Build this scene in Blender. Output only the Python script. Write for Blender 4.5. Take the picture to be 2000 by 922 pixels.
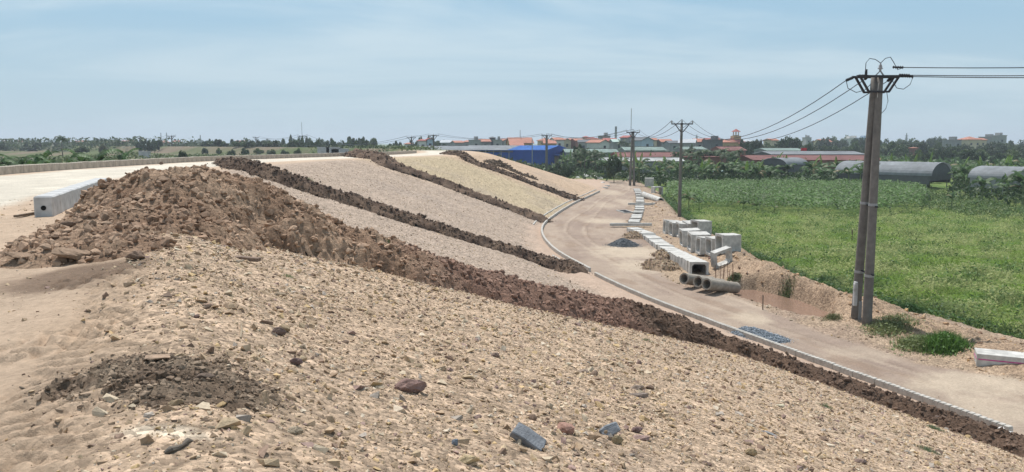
import bpy, bmesh, math, random
import numpy as np
from mathutils import Vector, Matrix

for o in list(bpy.data.objects):
    bpy.data.objects.remove(o)
SC = bpy.context.scene
COL = SC.collection
R = math.radians
rng = np.random.default_rng(7)
random.seed(7)

# ------------------------------------------------------------------ camera
FPX = 1540.0
CZ = 8.4
PITCH = math.atan(182.0 / FPX)
cam_d = bpy.data.cameras.new('camera')
cam = bpy.data.objects.new('camera', cam_d)
COL.objects.link(cam)
cam.location = (0, 0, CZ)
cam.rotation_euler = (R(90) - PITCH, 0, 0)
cam_d.sensor_width = 36
cam_d.lens = 36 * FPX / 2000
cam_d.clip_start = 0.1
cam_d.clip_end = 9000
SC.camera = cam

# ------------------------------------------------------------------ sky and sun
SUN_EL, SUN_AZ = R(64), R(-22)        # azimuth from +Y towards +X
SKY_STR = 0.095
SUN_STR = 4.0
EXPOSURE = 0.28
w = bpy.data.worlds.new('World')
SC.world = w
w.use_nodes = True
nt = w.node_tree
nt.nodes.clear()
N = nt.nodes.new
out = N('ShaderNodeOutputWorld')
bg = N('ShaderNodeBackground')
bg.inputs['Strength'].default_value = SKY_STR
sky = N('ShaderNodeTexSky')
sky.sky_type = 'NISHITA'
sky.sun_disc = False
sky.sun_elevation = SUN_EL
sky.sun_rotation = SUN_AZ
sky.air_density = 1.0
sky.dust_density = 1.2
sky.ozone_density = 1.6
tc = N('ShaderNodeTexCoord')
sep = N('ShaderNodeSeparateXYZ')
nt.links.new(tc.outputs['Generated'], sep.inputs[0])
# thin cirrus: noise laid out on a flat layer high above (direction divided by its height)
mx = N('ShaderNodeMath'); mx.operation = 'MAXIMUM'; mx.inputs[1].default_value = 0.03
nt.links.new(sep.outputs['Z'], mx.inputs[0])
ad = N('ShaderNodeMath'); ad.operation = 'ADD'; ad.inputs[1].default_value = 0.12
nt.links.new(mx.outputs[0], ad.inputs[0])
dv = N('ShaderNodeVectorMath'); dv.operation = 'DIVIDE'
cb = N('ShaderNodeCombineXYZ')
for i in range(3):
    nt.links.new(ad.outputs[0], cb.inputs[i])
nt.links.new(tc.outputs['Generated'], dv.inputs[0])
nt.links.new(cb.outputs[0], dv.inputs[1])
mp = N('ShaderNodeMapping')
mp.inputs['Rotation'].default_value = (0, 0, R(-28))
mp.inputs['Scale'].default_value = (0.36, 0.8, 0.4)
mp.inputs['Location'].default_value = (0.6, 1.9, 0)
nt.links.new(dv.outputs[0], mp.inputs['Vector'])
n1 = N('ShaderNodeTexNoise')
n1.inputs['Scale'].default_value = 1.0
n1.inputs['Detail'].default_value = 6
n1.inputs['Roughness'].default_value = 0.55
n1.inputs['Distortion'].default_value = 0.5
nt.links.new(mp.outputs[0], n1.inputs['Vector'])
rp = N('ShaderNodeValToRGB')
rp.color_ramp.interpolation = 'EASE'
rp.color_ramp.elements[0].position = 0.40
rp.color_ramp.elements[0].color = (0.12, 0.12, 0.12, 1)
rp.color_ramp.elements[1].position = 0.64
rp.color_ramp.elements[1].color = (0.95, 0.95, 0.95, 1)
nt.links.new(n1.outputs['Fac'], rp.inputs[0])
mixc = N('ShaderNodeMix'); mixc.data_type = 'RGBA'
nt.links.new(rp.outputs[0], mixc.inputs['Factor'])
low = N('ShaderNodeMapRange')               # deeper blue in the band above the horizon, clear sky higher up
low.inputs['From Min'].default_value = 0.25; low.inputs['From Max'].default_value = 0.5
low.inputs['To Min'].default_value = 0.8; low.inputs['To Max'].default_value = 0.0
nt.links.new(sep.outputs['Z'], low.inputs['Value'])
mixb = N('ShaderNodeMix'); mixb.data_type = 'RGBA'
nt.links.new(low.outputs[0], mixb.inputs['Factor'])
nt.links.new(sky.outputs[0], mixb.inputs['A'])
mixb.inputs['B'].default_value = (2.7, 4.75, 6.35, 1)
nt.links.new(mixb.outputs['Result'], mixc.inputs['A'])
mixc.inputs['B'].default_value = (5.3, 6.6, 7.4, 1)
# pale veil low over the horizon
veil = N('ShaderNodeMapRange')
veil.inputs['From Min'].default_value = 0.0
veil.inputs['From Max'].default_value = 0.16
veil.inputs['To Min'].default_value = 0.85
veil.inputs['To Max'].default_value = 0.0
nt.links.new(sep.outputs['Z'], veil.inputs['Value'])
mixv = N('ShaderNodeMix'); mixv.data_type = 'RGBA'
nt.links.new(veil.outputs[0], mixv.inputs['Factor'])
nt.links.new(mixc.outputs['Result'], mixv.inputs['A'])
mixv.inputs['B'].default_value = (4.6, 5.75, 6.35, 1)
nt.links.new(mixv.outputs['Result'], bg.inputs['Color'])
nt.links.new(bg.outputs[0], out.inputs['Surface'])

sd = bpy.data.lights.new('sun', 'SUN')
sd.energy = SUN_STR
sd.angle = R(0.6)
sd.color = (1.0, 0.965, 0.91)
so = bpy.data.objects.new('sun', sd)
COL.objects.link(so)
sdir = Vector((math.sin(SUN_AZ) * math.cos(SUN_EL), math.cos(SUN_AZ) * math.cos(SUN_EL), math.sin(SUN_EL)))
so.rotation_euler = sdir.to_track_quat('Z', 'Y').to_euler()
so.location = (0, 0, 60)
SC.view_settings.view_transform = 'Standard'
SC.view_settings.look = 'None'
SC.view_settings.gamma = 1
SC.view_settings.use_curve_mapping = False
SC.view_settings.exposure = EXPOSURE

# ------------------------------------------------------------------ tags and mesh helpers
def tag(o, label=None, cat=None, group=None, kind=None):
    if label: o['label'] = label
    if cat: o['category'] = cat
    if group: o['group'] = group
    if kind: o['kind'] = kind
    return o

def thing(name, label, cat, loc=(0, 0, 0), rz=0.0, group=None):
    o = bpy.data.objects.new(name, None)
    COL.objects.link(o)
    o.empty_display_size = 0.3
    o.location = loc
    o.rotation_euler = (0, 0, rz)
    return tag(o, label, cat, group)

def npmesh(name, V, F, mat, col=None, smooth=False):
    """mesh from an array of vertices and an array of faces (all with 3 or all with 4 corners)"""
    V = np.asarray(V, dtype=np.float32); F = np.asarray(F, dtype=np.int32)
    me = bpy.data.meshes.new(name)
    k = F.shape[1]
    me.vertices.add(len(V)); me.vertices.foreach_set('co', V.ravel())
    me.loops.add(F.size); me.loops.foreach_set('vertex_index', F.ravel())
    me.polygons.add(len(F))
    me.polygons.foreach_set('loop_start', np.arange(0, F.size, k, dtype=np.int32))
    me.polygons.foreach_set('loop_total', np.full(len(F), k, dtype=np.int32))
    me.update(calc_edges=True)
    me.polygons.foreach_set('use_smooth', np.full(len(F), smooth, dtype=bool))
    if col is not None:
        ca = me.color_attributes.new('Col', 'FLOAT_COLOR', 'POINT')
        c4 = np.ones((len(V), 4), dtype=np.float32)
        c4[:, :np.shape(col)[1]] = col
        ca.data.foreach_set('color', c4.ravel())
    me.materials.append(mat)
    me.validate()
    return me

def link(name, me, parent=None, loc=None):
    o = bpy.data.objects.new(name, me)
    COL.objects.link(o)
    if parent is not None: o.parent = parent
    if loc is not None: o.location = loc
    return o

def bmobj(name, bm, mat, parent=None, smooth=False):
    me = bpy.data.meshes.new(name)
    bm.normal_update()
    bm.to_mesh(me); bm.free()
    me.materials.append(mat)
    if smooth:
        for p in me.polygons: p.use_smooth = True
    return link(name, me, parent)

def copy_tree(o, parent=None):
    c = o.copy(); COL.objects.link(c)
    if parent is not None: c.parent = parent
    for ch in list(o.children): copy_tree(ch, c)
    return c

def add_box(bm, c, s, rz=0.0, bev=0.0, M=None):
    r = bmesh.ops.create_cube(bm, size=1.0)
    vs = r['verts']
    m = Matrix.Translation(c) @ Matrix.Rotation(rz, 4, 'Z') @ Matrix.Diagonal((s[0], s[1], s[2], 1))
    if M is not None: m = M @ m
    bmesh.ops.transform(bm, matrix=m, verts=vs)
    if bev:
        es = list({e for v in vs for e in v.link_edges})
        bmesh.ops.bevel(bm, geom=es, offset=bev, segments=1, affect='EDGES')

def add_tube(bm, pts, rad, seg=8, cap=True):
    """round bar through points; rad one number or one per point"""
    pts = [Vector(p) for p in pts]
    rads = rad if isinstance(rad, (list, tuple)) else [rad] * len(pts)
    rings = []
    for i, p in enumerate(pts):
        d = (pts[min(i + 1, len(pts) - 1)] - pts[max(i - 1, 0)]).normalized()
        a = Vector((0, 0, 1)) if abs(d.z) < 0.9 else Vector((1, 0, 0))
        x = d.cross(a).normalized(); y = d.cross(x)
        rings.append([bm.verts.new(p + (x * math.cos(2 * math.pi * k / seg) + y * math.sin(2 * math.pi * k / seg)) * rads[i]) for k in range(seg)])
    for A, B in zip(rings, rings[1:]):
        for k in range(seg):
            bm.faces.new((A[k], A[(k + 1) % seg], B[(k + 1) % seg], B[k]))
    if cap:
        bm.faces.new(rings[0][::-1]); bm.faces.new(rings[-1])

def poly(bm, pts):
    return bm.faces.new([bm.verts.new(p) for p in pts])

# ------------------------------------------------------------------ noise
_perm = np.random.default_rng(11).permutation(4096)
_perm = np.concatenate([_perm, _perm])
_ang = np.random.default_rng(12).uniform(0, 2 * np.pi, 4096)
_gx, _gy = np.cos(_ang), np.sin(_ang)
_rx = np.random.default_rng(13).uniform(0, 1, 4096)
_ry = np.random.default_rng(14).uniform(0, 1, 4096)

def _h(ix, iy):
    return _perm[(_perm[ix & 4095] + iy) & 4095]

def perlin(x, y):
    x = np.asarray(x, float); y = np.asarray(y, float)
    x0 = np.floor(x).astype(np.int64); y0 = np.floor(y).astype(np.int64)
    fx = x - x0; fy = y - y0
    u = fx * fx * fx * (fx * (fx * 6 - 15) + 10); v = fy * fy * fy * (fy * (fy * 6 - 15) + 10)
    def g(i, j):
        h = _h(x0 + i, y0 + j)
        return _gx[h] * (fx - i) + _gy[h] * (fy - j)
    a = g(0, 0) * (1 - u) + g(1, 0) * u
    b = g(0, 1) * (1 - u) + g(1, 1) * u
    return (a * (1 - v) + b * v) * 1.5

def fbm(x, y, o=4, rough=0.5):
    s = 0; a = 1.0; t = 0
    for k in range(o):
        s = s + a * perlin(x * 2 ** k + 17.3 * k, y * 2 ** k - 9.1 * k); t += a; a *= rough
    return s / t

def cells(x, y):
    """distance to the nearest scattered point (cellular noise) and a random number of that cell"""
    x = np.asarray(x, float); y = np.asarray(y, float)
    x0 = np.floor(x).astype(np.int64); y0 = np.floor(y).astype(np.int64)
    best = np.full(x.shape, 9.0); rid = np.zeros(x.shape)
    for i in (-1, 0, 1):
        for j in (-1, 0, 1):
            h = _h(x0 + i, y0 + j)
            d = np.hypot(x0 + i + _rx[h] - x, y0 + j + _ry[h] - y)
            m = d < best
            best = np.where(m, d, best); rid = np.where(m, _rx[(h * 7 + 3) & 4095], rid)
    return best, rid

def sstep(a, b, x):
    t = np.clip((x - a) / (b - a), 0, 1)
    return t * t * (3 - 2 * t)

# ------------------------------------------------------------------ lie of the land
def catmull(P, n=24):
    P = [np.array(p, float) for p in P]
    P = [2 * P[0] - P[1]] + P + [2 * P[-1] - P[-2]]
    out = []
    for i in range(1, len(P) - 2):
        for k in range(n):
            t = k / n
            a, b, c, d = P[i - 1:i + 3]
            out.append(0.5 * ((2 * b) + (-a + c) * t + (2 * a - 5 * b + 4 * c - d) * t * t + (-a + 3 * b - 3 * c + d) * t ** 3))
    out.append(P[-2])
    return np.array(out)

CREST = catmull([(60, -120), (24, -52), (6.5, -14), (0.2, 0.0), (-6.2, 15), (-11.4, 27), (-16.8, 46), (-18.2, 64), (-17.6, 80), (-12.6, 98), (-8.0, 112),
                 (-5.6, 126), (-4.8, 142), (-6.5, 165), (-14, 200), (-40, 262), (-110, 350), (-260, 470), (-520, 600), (-1100, 760), (-2600, 1000)])
KERB = catmull([(42, -60), (24, -6), (17.2, 14.5), (14.1, 23), (10.9, 31.5), (7.2, 42), (4.9, 51.5), (3.1, 62), (2.7, 74), (4.0, 86), (8.3, 108), (13.6, 130),
                (18.5, 152), (20.5, 172), (18, 200), (8, 240), (-30, 300), (-120, 400), (-520, 700), (-2600, 1100)])

def curve_t(C, x, y):
    """signed offset from a curve, right of its heading positive"""
    x = np.asarray(x, float); y = np.asarray(y, float)
    sh = x.shape; x = x.ravel(); y = y.ravel()
    r = np.empty(len(x)); n = len(C)
    for s in range(0, len(x), 20000):
        e = slice(s, s + 20000); xe, ye = x[e], y[e]
        k = ((xe[:, None] - C[None, :, 0]) ** 2 + (ye[:, None] - C[None, :, 1]) ** 2).argmin(1)
        best = np.full(len(k), 1e18); sg = np.ones(len(k))
        for q in (np.clip(k - 1, 0, n - 2), np.clip(k, 0, n - 2)):
            ax, ay = C[q, 0], C[q, 1]; bx, by = C[q + 1, 0] - ax, C[q + 1, 1] - ay
            tt = np.clip(((xe - ax) * bx + (ye - ay) * by) / (bx * bx + by * by + 1e-12), 0, 1)
            dx, dy = xe - ax - tt * bx, ye - ay - tt * by; d = dx * dx + dy * dy
            m = d < best; best = np.where(m, d, best); sg = np.where(m, np.sign(dx * by - dy * bx), sg)
        r[e] = sg * np.sqrt(best)
    return r.reshape(sh)

def seg_dist(P, x, y, extra=None):
    """distance to an open polyline; with extra (values per point) also the value interpolated there"""
    x = np.asarray(x, float); y = np.asarray(y, float)
    best = np.full(x.shape, 1e9); val = None if extra is None else [np.zeros(x.shape) for _ in extra]
    for i in range(len(P) - 1):
        ax, ay = P[i][:2]; bx, by = P[i + 1][:2]
        L = (bx - ax) ** 2 + (by - ay) ** 2 + 1e-9
        t = np.clip(((x - ax) * (bx - ax) + (y - ay) * (by - ay)) / L, 0, 1)
        d = np.hypot(x - ax - t * (bx - ax), y - ay - t * (by - ay))
        m = d < best
        best = np.where(m, d, best)
        if extra is not None:
            for k, e in enumerate(extra):
                val[k] = np.where(m, e[i] + t * (e[i + 1] - e[i]), val[k])
    return best if extra is None else (best, val)

def inside(P, x, y):
    x = np.asarray(x, float); y = np.asarray(y, float)
    r = np.zeros(x.shape, bool)
    n = len(P)
    for i in range(n):
        ax, ay = P[i][:2]; bx, by = P[(i + 1) % n][:2]
        c = ((ay > y) != (by > y)) & (x < (bx - ax) * (y - ay) / (by - ay + 1e-12) + ax)
        r ^= c
    return r

def poly_sd(P, x, y):
    d = seg_dist(list(P) + [P[0]], x, y)
    return np.where(inside(P, x, y), -d, d)

cth, sth = math.cos(PITCH), math.sin(PITCH)
def ray(u, v):
    a = (u - 1000.0) / FPX; b = (461.0 - v) / FPX
    return np.array([a, cth + b * sth, -sth + b * cth])

def onz(u, v, z):
    d = ray(u, v); t = (z - CZ) / d[2]
    return (d[0] * t, d[1] * t)

def at(u, v, y):
    d = ray(u, v); t = y / d[1]
    return (d[0] * t, y, CZ + d[2] * t)

# lines of the lower ground, as places on the ground
DITCH = [onz(u, v, -0.3) for u, v in ((1438, 566), (1475, 567), (1530, 578), (1580, 594), (1618, 610), (1612, 632), (1570, 624), (1510, 606), (1455, 588), (1436, 580))]
BERM = [(24.5, 132), (21.5, 112), (19, 94), (17.6, 78), (17.2, 64)] + [onz(u, v, 0.5) for u, v in ((1440, 508), (1500, 535), (1600, 575), (1690, 597), (1780, 622), (1880, 650), (2010, 690), (2200, 750))]
FIELD_EDGE = [(30, 400), (34, 230), (27, 160), (24.8, 132)] + [onz(u, v, -0.2) for u, v in ((1292, 388), (1330, 428), (1440, 492), (1500, 522), (1560, 545), (1640, 572), (1720, 590), (1800, 612), (1870, 632), (1935, 650), (2060, 680), (2300, 750))]
FIELD_POLY = FIELD_EDGE + [(120, 10), (3000, 10), (3000, 3000), (60, 3000)]
ROAD_R = [(19.6, 205), (27, 172), (24.6, 152)] + [onz(u, v, 0) for u, v in ((1238, 385), (1236, 425), (1212, 440), (1255, 462), (1300, 490), (1285, 515), (1300, 545), (1340, 560), (1440, 580), (1520, 615), (1600, 650), (1700, 678), (1800, 712), (1900, 728), (2010, 752), (2300, 830))]

def base_h(x, y):
    x = np.asarray(x, float); y = np.asarray(y, float)
    t = curve_t(CREST, x, y)
    k = curve_t(KERB, x, y)
    # embankment section
    top = 6.6
    wdt = np.clip(t - k - 1.0, 11.0, 20.0)
    wdt = np.where(k > -0.5, 20.0, wdt)
    lin = top - (top - 0.35) * np.clip(t / wdt, 0, 1)
    soft = top - (top - 0.35) / wdt * np.clip((t + 1.6) ** 2 / 6.4, 0, None)
    z = np.where(t < -1.6, top, np.where(t < 1.6, soft, lin))
    z = np.minimum(z, np.where(t > 1.6, lin, 99))
    nearb = sstep(19, 13, y) * sstep(-2, 2, y)
    z = z + nearb * (0.26 * np.exp(-((t + 0.15) / 1.0) ** 2) - 0.10 * np.exp(-((t + 2.7) / 1.1) ** 2))
    toe = sstep(0.88, 1.12, t / wdt)
    z = z * (1 - toe) + 0.3 * toe
    z = np.where(k > -1.2, np.minimum(z, 0.02 + 0.3 * sstep(0.0, -1.2, k)), z)
    z = np.where(k > 0, 0.0, z)
    # land side
    left = sstep(-13.6, -21.0, t)
    z = z * (1 - left) + 3.6 * left
    z = z + 0.22 * np.exp(-((t + 13.6) / 0.7) ** 2) * (0.7 + fbm(x * 0.5, y * 0.5, 3))
    z = z + np.where(t < -24, 0.5 * fbm(x / 60, y / 60, 3) + 1.3 * np.exp(-((t + 75) / 6.0) ** 2), 0)
    # ground right of the kerb
    rt = (k > 0.3) & (y > -30) & (y < 420)
    b, (bh,) = seg_dist(BERM, x, y, [[0.5, 0.5, 0.45, 0.4, 0.55] + [0.85, 0.95, 0.9, 0.75, 0.6, 0.5, 0.5, 0.4]])
    rough = fbm(x * 0.55, y * 0.55, 4)
    z = z + np.where(rt, bh * np.exp(-(b / 1.7) ** 2) * (1 + 0.6 * rough), 0)
    f = poly_sd(FIELD_POLY, x, y)
    fm = np.where(rt, sstep(0.9, -1.2, f), 1.0 * (f < 0))
    z = z * (1 - fm) + (-0.45 + 0.26 * fbm(x / 4, y / 4, 3)) * fm
    dsd = poly_sd(DITCH, x, y)
    dm = np.where(rt, sstep(0.5, -0.3, dsd + 0.15 * rough), 0)
    z = z * (1 - dm) - 0.8 * dm
    return z

def G(u, v, z_add=0.0):
    """where the line of sight through a pixel of the photograph meets the ground"""
    d = ray(u, v)
    s = np.geomspace(2.0, 1500, 900)
    P = d[None, :] * s[:, None]
    hh = base_h(P[:, 0], P[:, 1]) + z_add
    below = (CZ + P[:, 2]) < hh
    i = int(np.argmax(below))
    if not below[i]: return (P[-1, 0], P[-1, 1], 0.0)
    g0 = CZ + P[i - 1, 2] - hh[i - 1]; g1 = CZ + P[i, 2] - hh[i]
    q = g0 / (g0 - g1)
    p = P[i - 1] * (1 - q) + P[i] * q
    return (p[0], p[1], CZ + p[2])

# ------------------------------------------------------------------ materials
def new_mat(name):
    m = bpy.data.materials.new(name); m.use_nodes = True
    b = m.node_tree.nodes['Principled BSDF']
    b.inputs['Specular IOR Level'].default_value = 0.25
    return m, m.node_tree, b

def nd(t, kind, **kw):
    n = t.nodes.new(kind)
    for k, v in kw.items():
        if k in n.inputs: n.inputs[k].default_value = v
        else: setattr(n, k, v)
    return n

def mat(name, color=None, rough=0.85, src='plain', var=0.18, scale=6.0, bump=0.0, bscale=30.0, bdist=0.02, metal=0.0, var2=0.0, scale2=0.8, translucent=0.0, spec=0.25):
    """one surface: src 'plain' (fixed colour), 'attr' (colour stored on the mesh) or 'object' (colour of the object);
    two noises vary it, a third raises a fine relief"""
    m, t, b = new_mat(name)
    L = t.links.new
    tcx = nd(t, 'ShaderNodeTexCoord')
    if src == 'attr':
        c = nd(t, 'ShaderNodeAttribute', attribute_name='Col').outputs['Color']
    elif src == 'object':
        c = nd(t, 'ShaderNodeObjectInfo').outputs['Color']
    else:
        r = nd(t, 'ShaderNodeRGB'); r.outputs[0].default_value = (*color, 1); c = r.outputs[0]
    for amt, sc_ in ((var, scale), (var2, scale2)):
        if not amt: continue
        n = nd(t, 'ShaderNodeTexNoise', Scale=sc_, Detail=5.0, Roughness=0.6)
        L(tcx.outputs['Object'], n.inputs['Vector'])
        mr = nd(t, 'ShaderNodeMapRange')
        mr.inputs['From Min'].default_value = 0.3; mr.inputs['From Max'].default_value = 0.7
        mr.inputs['To Min'].default_value = 1 - amt; mr.inputs['To Max'].default_value = 1 + amt
        L(n.outputs['Fac'], mr.inputs['Value'])
        vm = nd(t, 'ShaderNodeVectorMath', operation='SCALE')
        L(c, vm.inputs[0]); L(mr.outputs[0], vm.inputs['Scale']); c = vm.outputs[0]
    L(c, b.inputs['Base Color'])
    b.inputs['Roughness'].default_value = rough
    b.inputs['Metallic'].default_value = metal
    b.inputs['Specular IOR Level'].default_value = spec
    if bump:
        n = nd(t, 'ShaderNodeTexNoise', Scale=bscale, Detail=6.0, Roughness=0.65)
        L(tcx.outputs['Object'], n.inputs['Vector'])
        bp = nd(t, 'ShaderNodeBump', Strength=bump, Distance=bdist)
        L(n.outputs['Fac'], bp.inputs['Height']); L(bp.outputs[0], b.inputs['Normal'])
    if translucent:
        tr = nd(t, 'ShaderNodeBsdfTranslucent')
        L(c, tr.inputs['Color'])
        ms = nd(t, 'ShaderNodeMixShader'); ms.inputs[0].default_value = translucent
        o = t.nodes['Material Output']
        L(b.outputs[0], ms.inputs[1]); L(tr.outputs[0], ms.inputs[2]); L(ms.outputs[0], o.inputs['Surface'])
    return m

def ground_mat(name, stones=1.0, bump=0.6):
    """bare earth: stored colour broken up by noise at several sizes and by pebbles (cells)"""
    m, t, b = new_mat(name)
    L = t.links.new
    tcx = nd(t, 'ShaderNodeTexCoord')
    at_ = nd(t, 'ShaderNodeAttribute', attribute_name='Col'); c = at_.outputs['Color']
    for amt, sc_, det in ((0.10, 0.9, 5.0), (0.16, 11.0, 8.0)):
        n = nd(t, 'ShaderNodeTexNoise', Scale=sc_, Detail=det, Roughness=0.68)
        L(tcx.outputs['Object'], n.inputs['Vector'])
        mr = nd(t, 'ShaderNodeMapRange')
        mr.inputs['From Min'].default_value = 0.3; mr.inputs['From Max'].default_value = 0.7
        mr.inputs['To Min'].default_value = 1 - amt; mr.inputs['To Max'].default_value = 1 + amt
        L(n.outputs['Fac'], mr.inputs['Value'])
        vm = nd(t, 'ShaderNodeVectorMath', operation='SCALE')
        L(c, vm.inputs[0]); L(mr.outputs[0], vm.inputs['Scale']); c = vm.outputs[0]
    hs = []
    if stones:
        for sc_, amt in ((7.0, 0.22), (22.0, 0.42)):
            vo = nd(t, 'ShaderNodeTexVoronoi', Scale=sc_, Randomness=1.0)
            L(tcx.outputs['Object'], vo.inputs['Vector'])
            hsx = nd(t, 'ShaderNodeSeparateColor')
            L(vo.outputs['Color'], hsx.inputs[0])
            mr = nd(t, 'ShaderNodeMapRange')
            mr.inputs['To Min'].default_value = -amt * stones; mr.inputs['To Max'].default_value = amt * stones
            L(hsx.outputs[0], mr.inputs['Value'])
            ma = nd(t, 'ShaderNodeMath', operation='MULTIPLY_ADD'); ma.inputs[2].default_value = 1.0
            L(mr.outputs[0], ma.inputs[0]); L(at_.outputs['Alpha'], ma.inputs[1]); mr = ma
            vm = nd(t, 'ShaderNodeVectorMath', operation='SCALE')
            L(c, vm.inputs[0]); L(mr.outputs[0], vm.inputs['Scale']); c = vm.outputs[0]
            hs.append((vo.outputs['Distance'], sc_))
    L(c, b.inputs['Base Color'])
    b.inputs['Roughness'].default_value = 0.95
    b.inputs['Specular IOR Level'].default_value = 0.1
    n = nd(t, 'ShaderNodeTexNoise', Scale=14.0, Detail=10.0, Roughness=0.72)
    L(tcx.outputs['Object'], n.inputs['Vector'])
    bp = nd(t, 'ShaderNodeBump', Strength=bump, Distance=0.08)
    L(n.outputs['Fac'], bp.inputs['Height'])
    last = bp
    for o, sc_ in hs:
        b2 = nd(t, 'ShaderNodeBump', Strength=0.7 * stones, Distance=0.25 / sc_); b2.invert = True
        sm = nd(t, 'ShaderNodeMath', operation='MULTIPLY'); sm.inputs[1].default_value = 0.8 * stones
        L(at_.outputs['Alpha'], sm.inputs[0]); L(sm.outputs[0], b2.inputs['Strength'])
        L(o, b2.inputs['Height']); L(last.outputs[0], b2.inputs['Normal']); last = b2
    L(last.outputs[0], b.inputs['Normal'])
    return m

M = {}
M['slope'] = ground_mat('stony_earth', 1.0, 0.7)
M['sand'] = ground_mat('packed_sand', 0.25, 0.35)
M['roadway'] = ground_mat('packed_road_base', 0.2, 0.25)
M['soil'] = ground_mat('turned_soil', 0.55, 1.0)
M['grass_ground'] = ground_mat('grassy_ground', 0.3, 0.6)
M['rock'] = mat('rock', src='attr', var=0.22, scale=25, bump=0.5, bscale=60, bdist=0.02, rough=0.9)
M['rock_single'] = mat('single_rock', src='object', var=0.28, scale=14, bump=0.6, bscale=40, bdist=0.03, rough=0.9)
M['concrete'] = mat('grey_concrete', (0.46, 0.46, 0.455), 0.8, var=0.16, scale=5, var2=0.16, scale2=1.1, bump=0.25, bscale=40, bdist=0.01)
M['concrete_white'] = mat('pale_concrete', (0.47, 0.455, 0.425), 0.8, var=0.26, scale=3, var2=0.2, scale2=0.9, bump=0.25, bscale=40, bdist=0.01)
M['concrete_old'] = mat('weathered_concrete', (0.24, 0.215, 0.185), 0.85, var=0.22, scale=5, var2=0.2, scale2=0.7, bump=0.3, bscale=40, bdist=0.01)
M['kerbstone'] = mat('kerb_concrete', (0.42, 0.365, 0.30), 0.85, var=0.2, scale=3, var2=0.2, scale2=0.5, bump=0.3, bscale=40, bdist=0.01)
M['pole'] = mat('pole_concrete', (0.17, 0.155, 0.14), 0.85, var=0.2, scale=4, var2=0.16, scale2=0.6, bump=0.3, bscale=30, bdist=0.01)
M['kerb_dusty'] = mat('dusty_kerb_concrete', (0.43, 0.405, 0.365), 0.85, var=0.2, scale=4, var2=0.22, scale2=0.6, bump=0.3, bscale=40, bdist=0.01)
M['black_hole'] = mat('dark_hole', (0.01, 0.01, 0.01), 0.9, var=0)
M['steel_dark'] = mat('dark_steel', (0.035, 0.035, 0.04), 0.6, var=0.2, scale=20)
M['steel_light'] = mat('galvanised_steel', (0.33, 0.34, 0.35), 0.5, var=0.12, scale=8, metal=0.4)
M['porcelain'] = mat('grey_porcelain', (0.36, 0.36, 0.37), 0.35, var=0.1)
M['wire'] = mat('wire', (0.05, 0.055, 0.065), 0.6, var=0)

# ------------------------------------------------------------------ earth colours
TAN = np.array([0.445, 0.328, 0.232]); SANDC = np.array([0.465, 0.352, 0.258]); PALE = np.array([0.53, 0.465, 0.37])
BROWN = np.array([0.155, 0.098, 0.062]); DARK = np.array([0.078, 0.052, 0.038]); PINK = np.array([0.43, 0.32, 0.245])
YELLOW = np.array([0.40, 0.33, 0.215]); GREYB = np.array([0.30, 0.245, 0.205])

def mixc3(a, b, f):
    return a * (1 - f[:, None]) + b * f[:, None]

def zone_colour(x, y, t, k, z):
    n1 = fbm(x / 3.1, y / 3.1, 5); n2 = fbm(x / 11.0 + 9, y / 11.0, 4); n3 = fbm(x * 1.3, y * 1.3 + 30, 4)
    c = np.tile(TAN, (len(x), 1))
    # embankment: strips of slightly different fill
    c = mixc3(c, YELLOW, sstep(84, 92, y) * sstep(112, 106, y) * 0.75)
    c = mixc3(c, GREYB * 1.08, sstep(27, 32, y) * sstep(90, 82, y) * 0.65)
    c = mixc3(c, SANDC, sstep(-0.5, -2.2, t + 0.9 * n1) * (t > -13))
    c = mixc3(c, GREYB, np.clip(0.35 * sstep(0.05, 0.5, n2) * (t > 0), 0, 1))
    c = c * (1 + 0.14 * n1 + 0.08 * n3)[:, None]
    # flat strip between slope and kerb
    st = sstep(18.5, 21.0, t + 0.8 * n1) * (k < 0.5)
    c = mixc3(c, PINK * (1 + 0.1 * n1)[:, None], st)
    # ground right of the kerb: stony waste
    rt = (k > 0.1)
    c = np.where(rt[:, None], mixc3(np.tile(np.array([0.29, 0.215, 0.16]), (len(x), 1)), np.array([0.36, 0.27, 0.19])[None], sstep(-0.3, 0.4, n1)) * (1 + 0.15 * n3)[:, None], c)
    return c, n1, n2, n3

UR_BASE = (0.60, 0.545, 0.455)

print('terrain grid')
ang = np.concatenate([np.arange(-47, 47.01, 0.105), np.arange(52, 309, 6.0)])
ang = np.radians(ang)
rr = np.concatenate([[0.02, 0.6, 1.2, 1.9], 2.4 * 1.0058 ** np.arange(0, 555), 60 * 1.0105 ** np.arange(0, 155), 305 * 1.035 ** np.arange(0, 90)])
rr = np.unique(rr)
A_, R_ = np.meshgrid(ang, rr)
X = (np.sin(A_) * R_).ravel(); Y = (np.cos(A_) * R_).ravel()
T_ = curve_t(CREST, X, Y); K_ = curve_t(KERB, X, Y)
Z = base_h(X, Y)
n1 = fbm(X / 3.1, Y / 3.1, 5)
near = np.hypot(X, Y) < 170
front = (np.abs(np.arctan2(X, Y)) < R(48)) & near

ROADP = ROAD_R
road_sd = np.full(X.shape, 99.0)
sel = (K_ > -0.5) & (K_ < 25) & (Y > -20) & (Y < 260)
RP = [tuple(p) for p in KERB[(KERB[:, 1] > 5) & (KERB[:, 1] < 206)]]
ROADPOLY = [(RP[0][0], RP[0][1])] + RP + ROADP + [(24, 8)]
road_sd[sel] = poly_sd(ROADPOLY, X[sel], Y[sel])
field_sd = np.full(X.shape, 99.0)
sel2 = K_ > 2
field_sd[sel2] = poly_sd(FIELD_POLY, X[sel2], Y[sel2])

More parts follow.
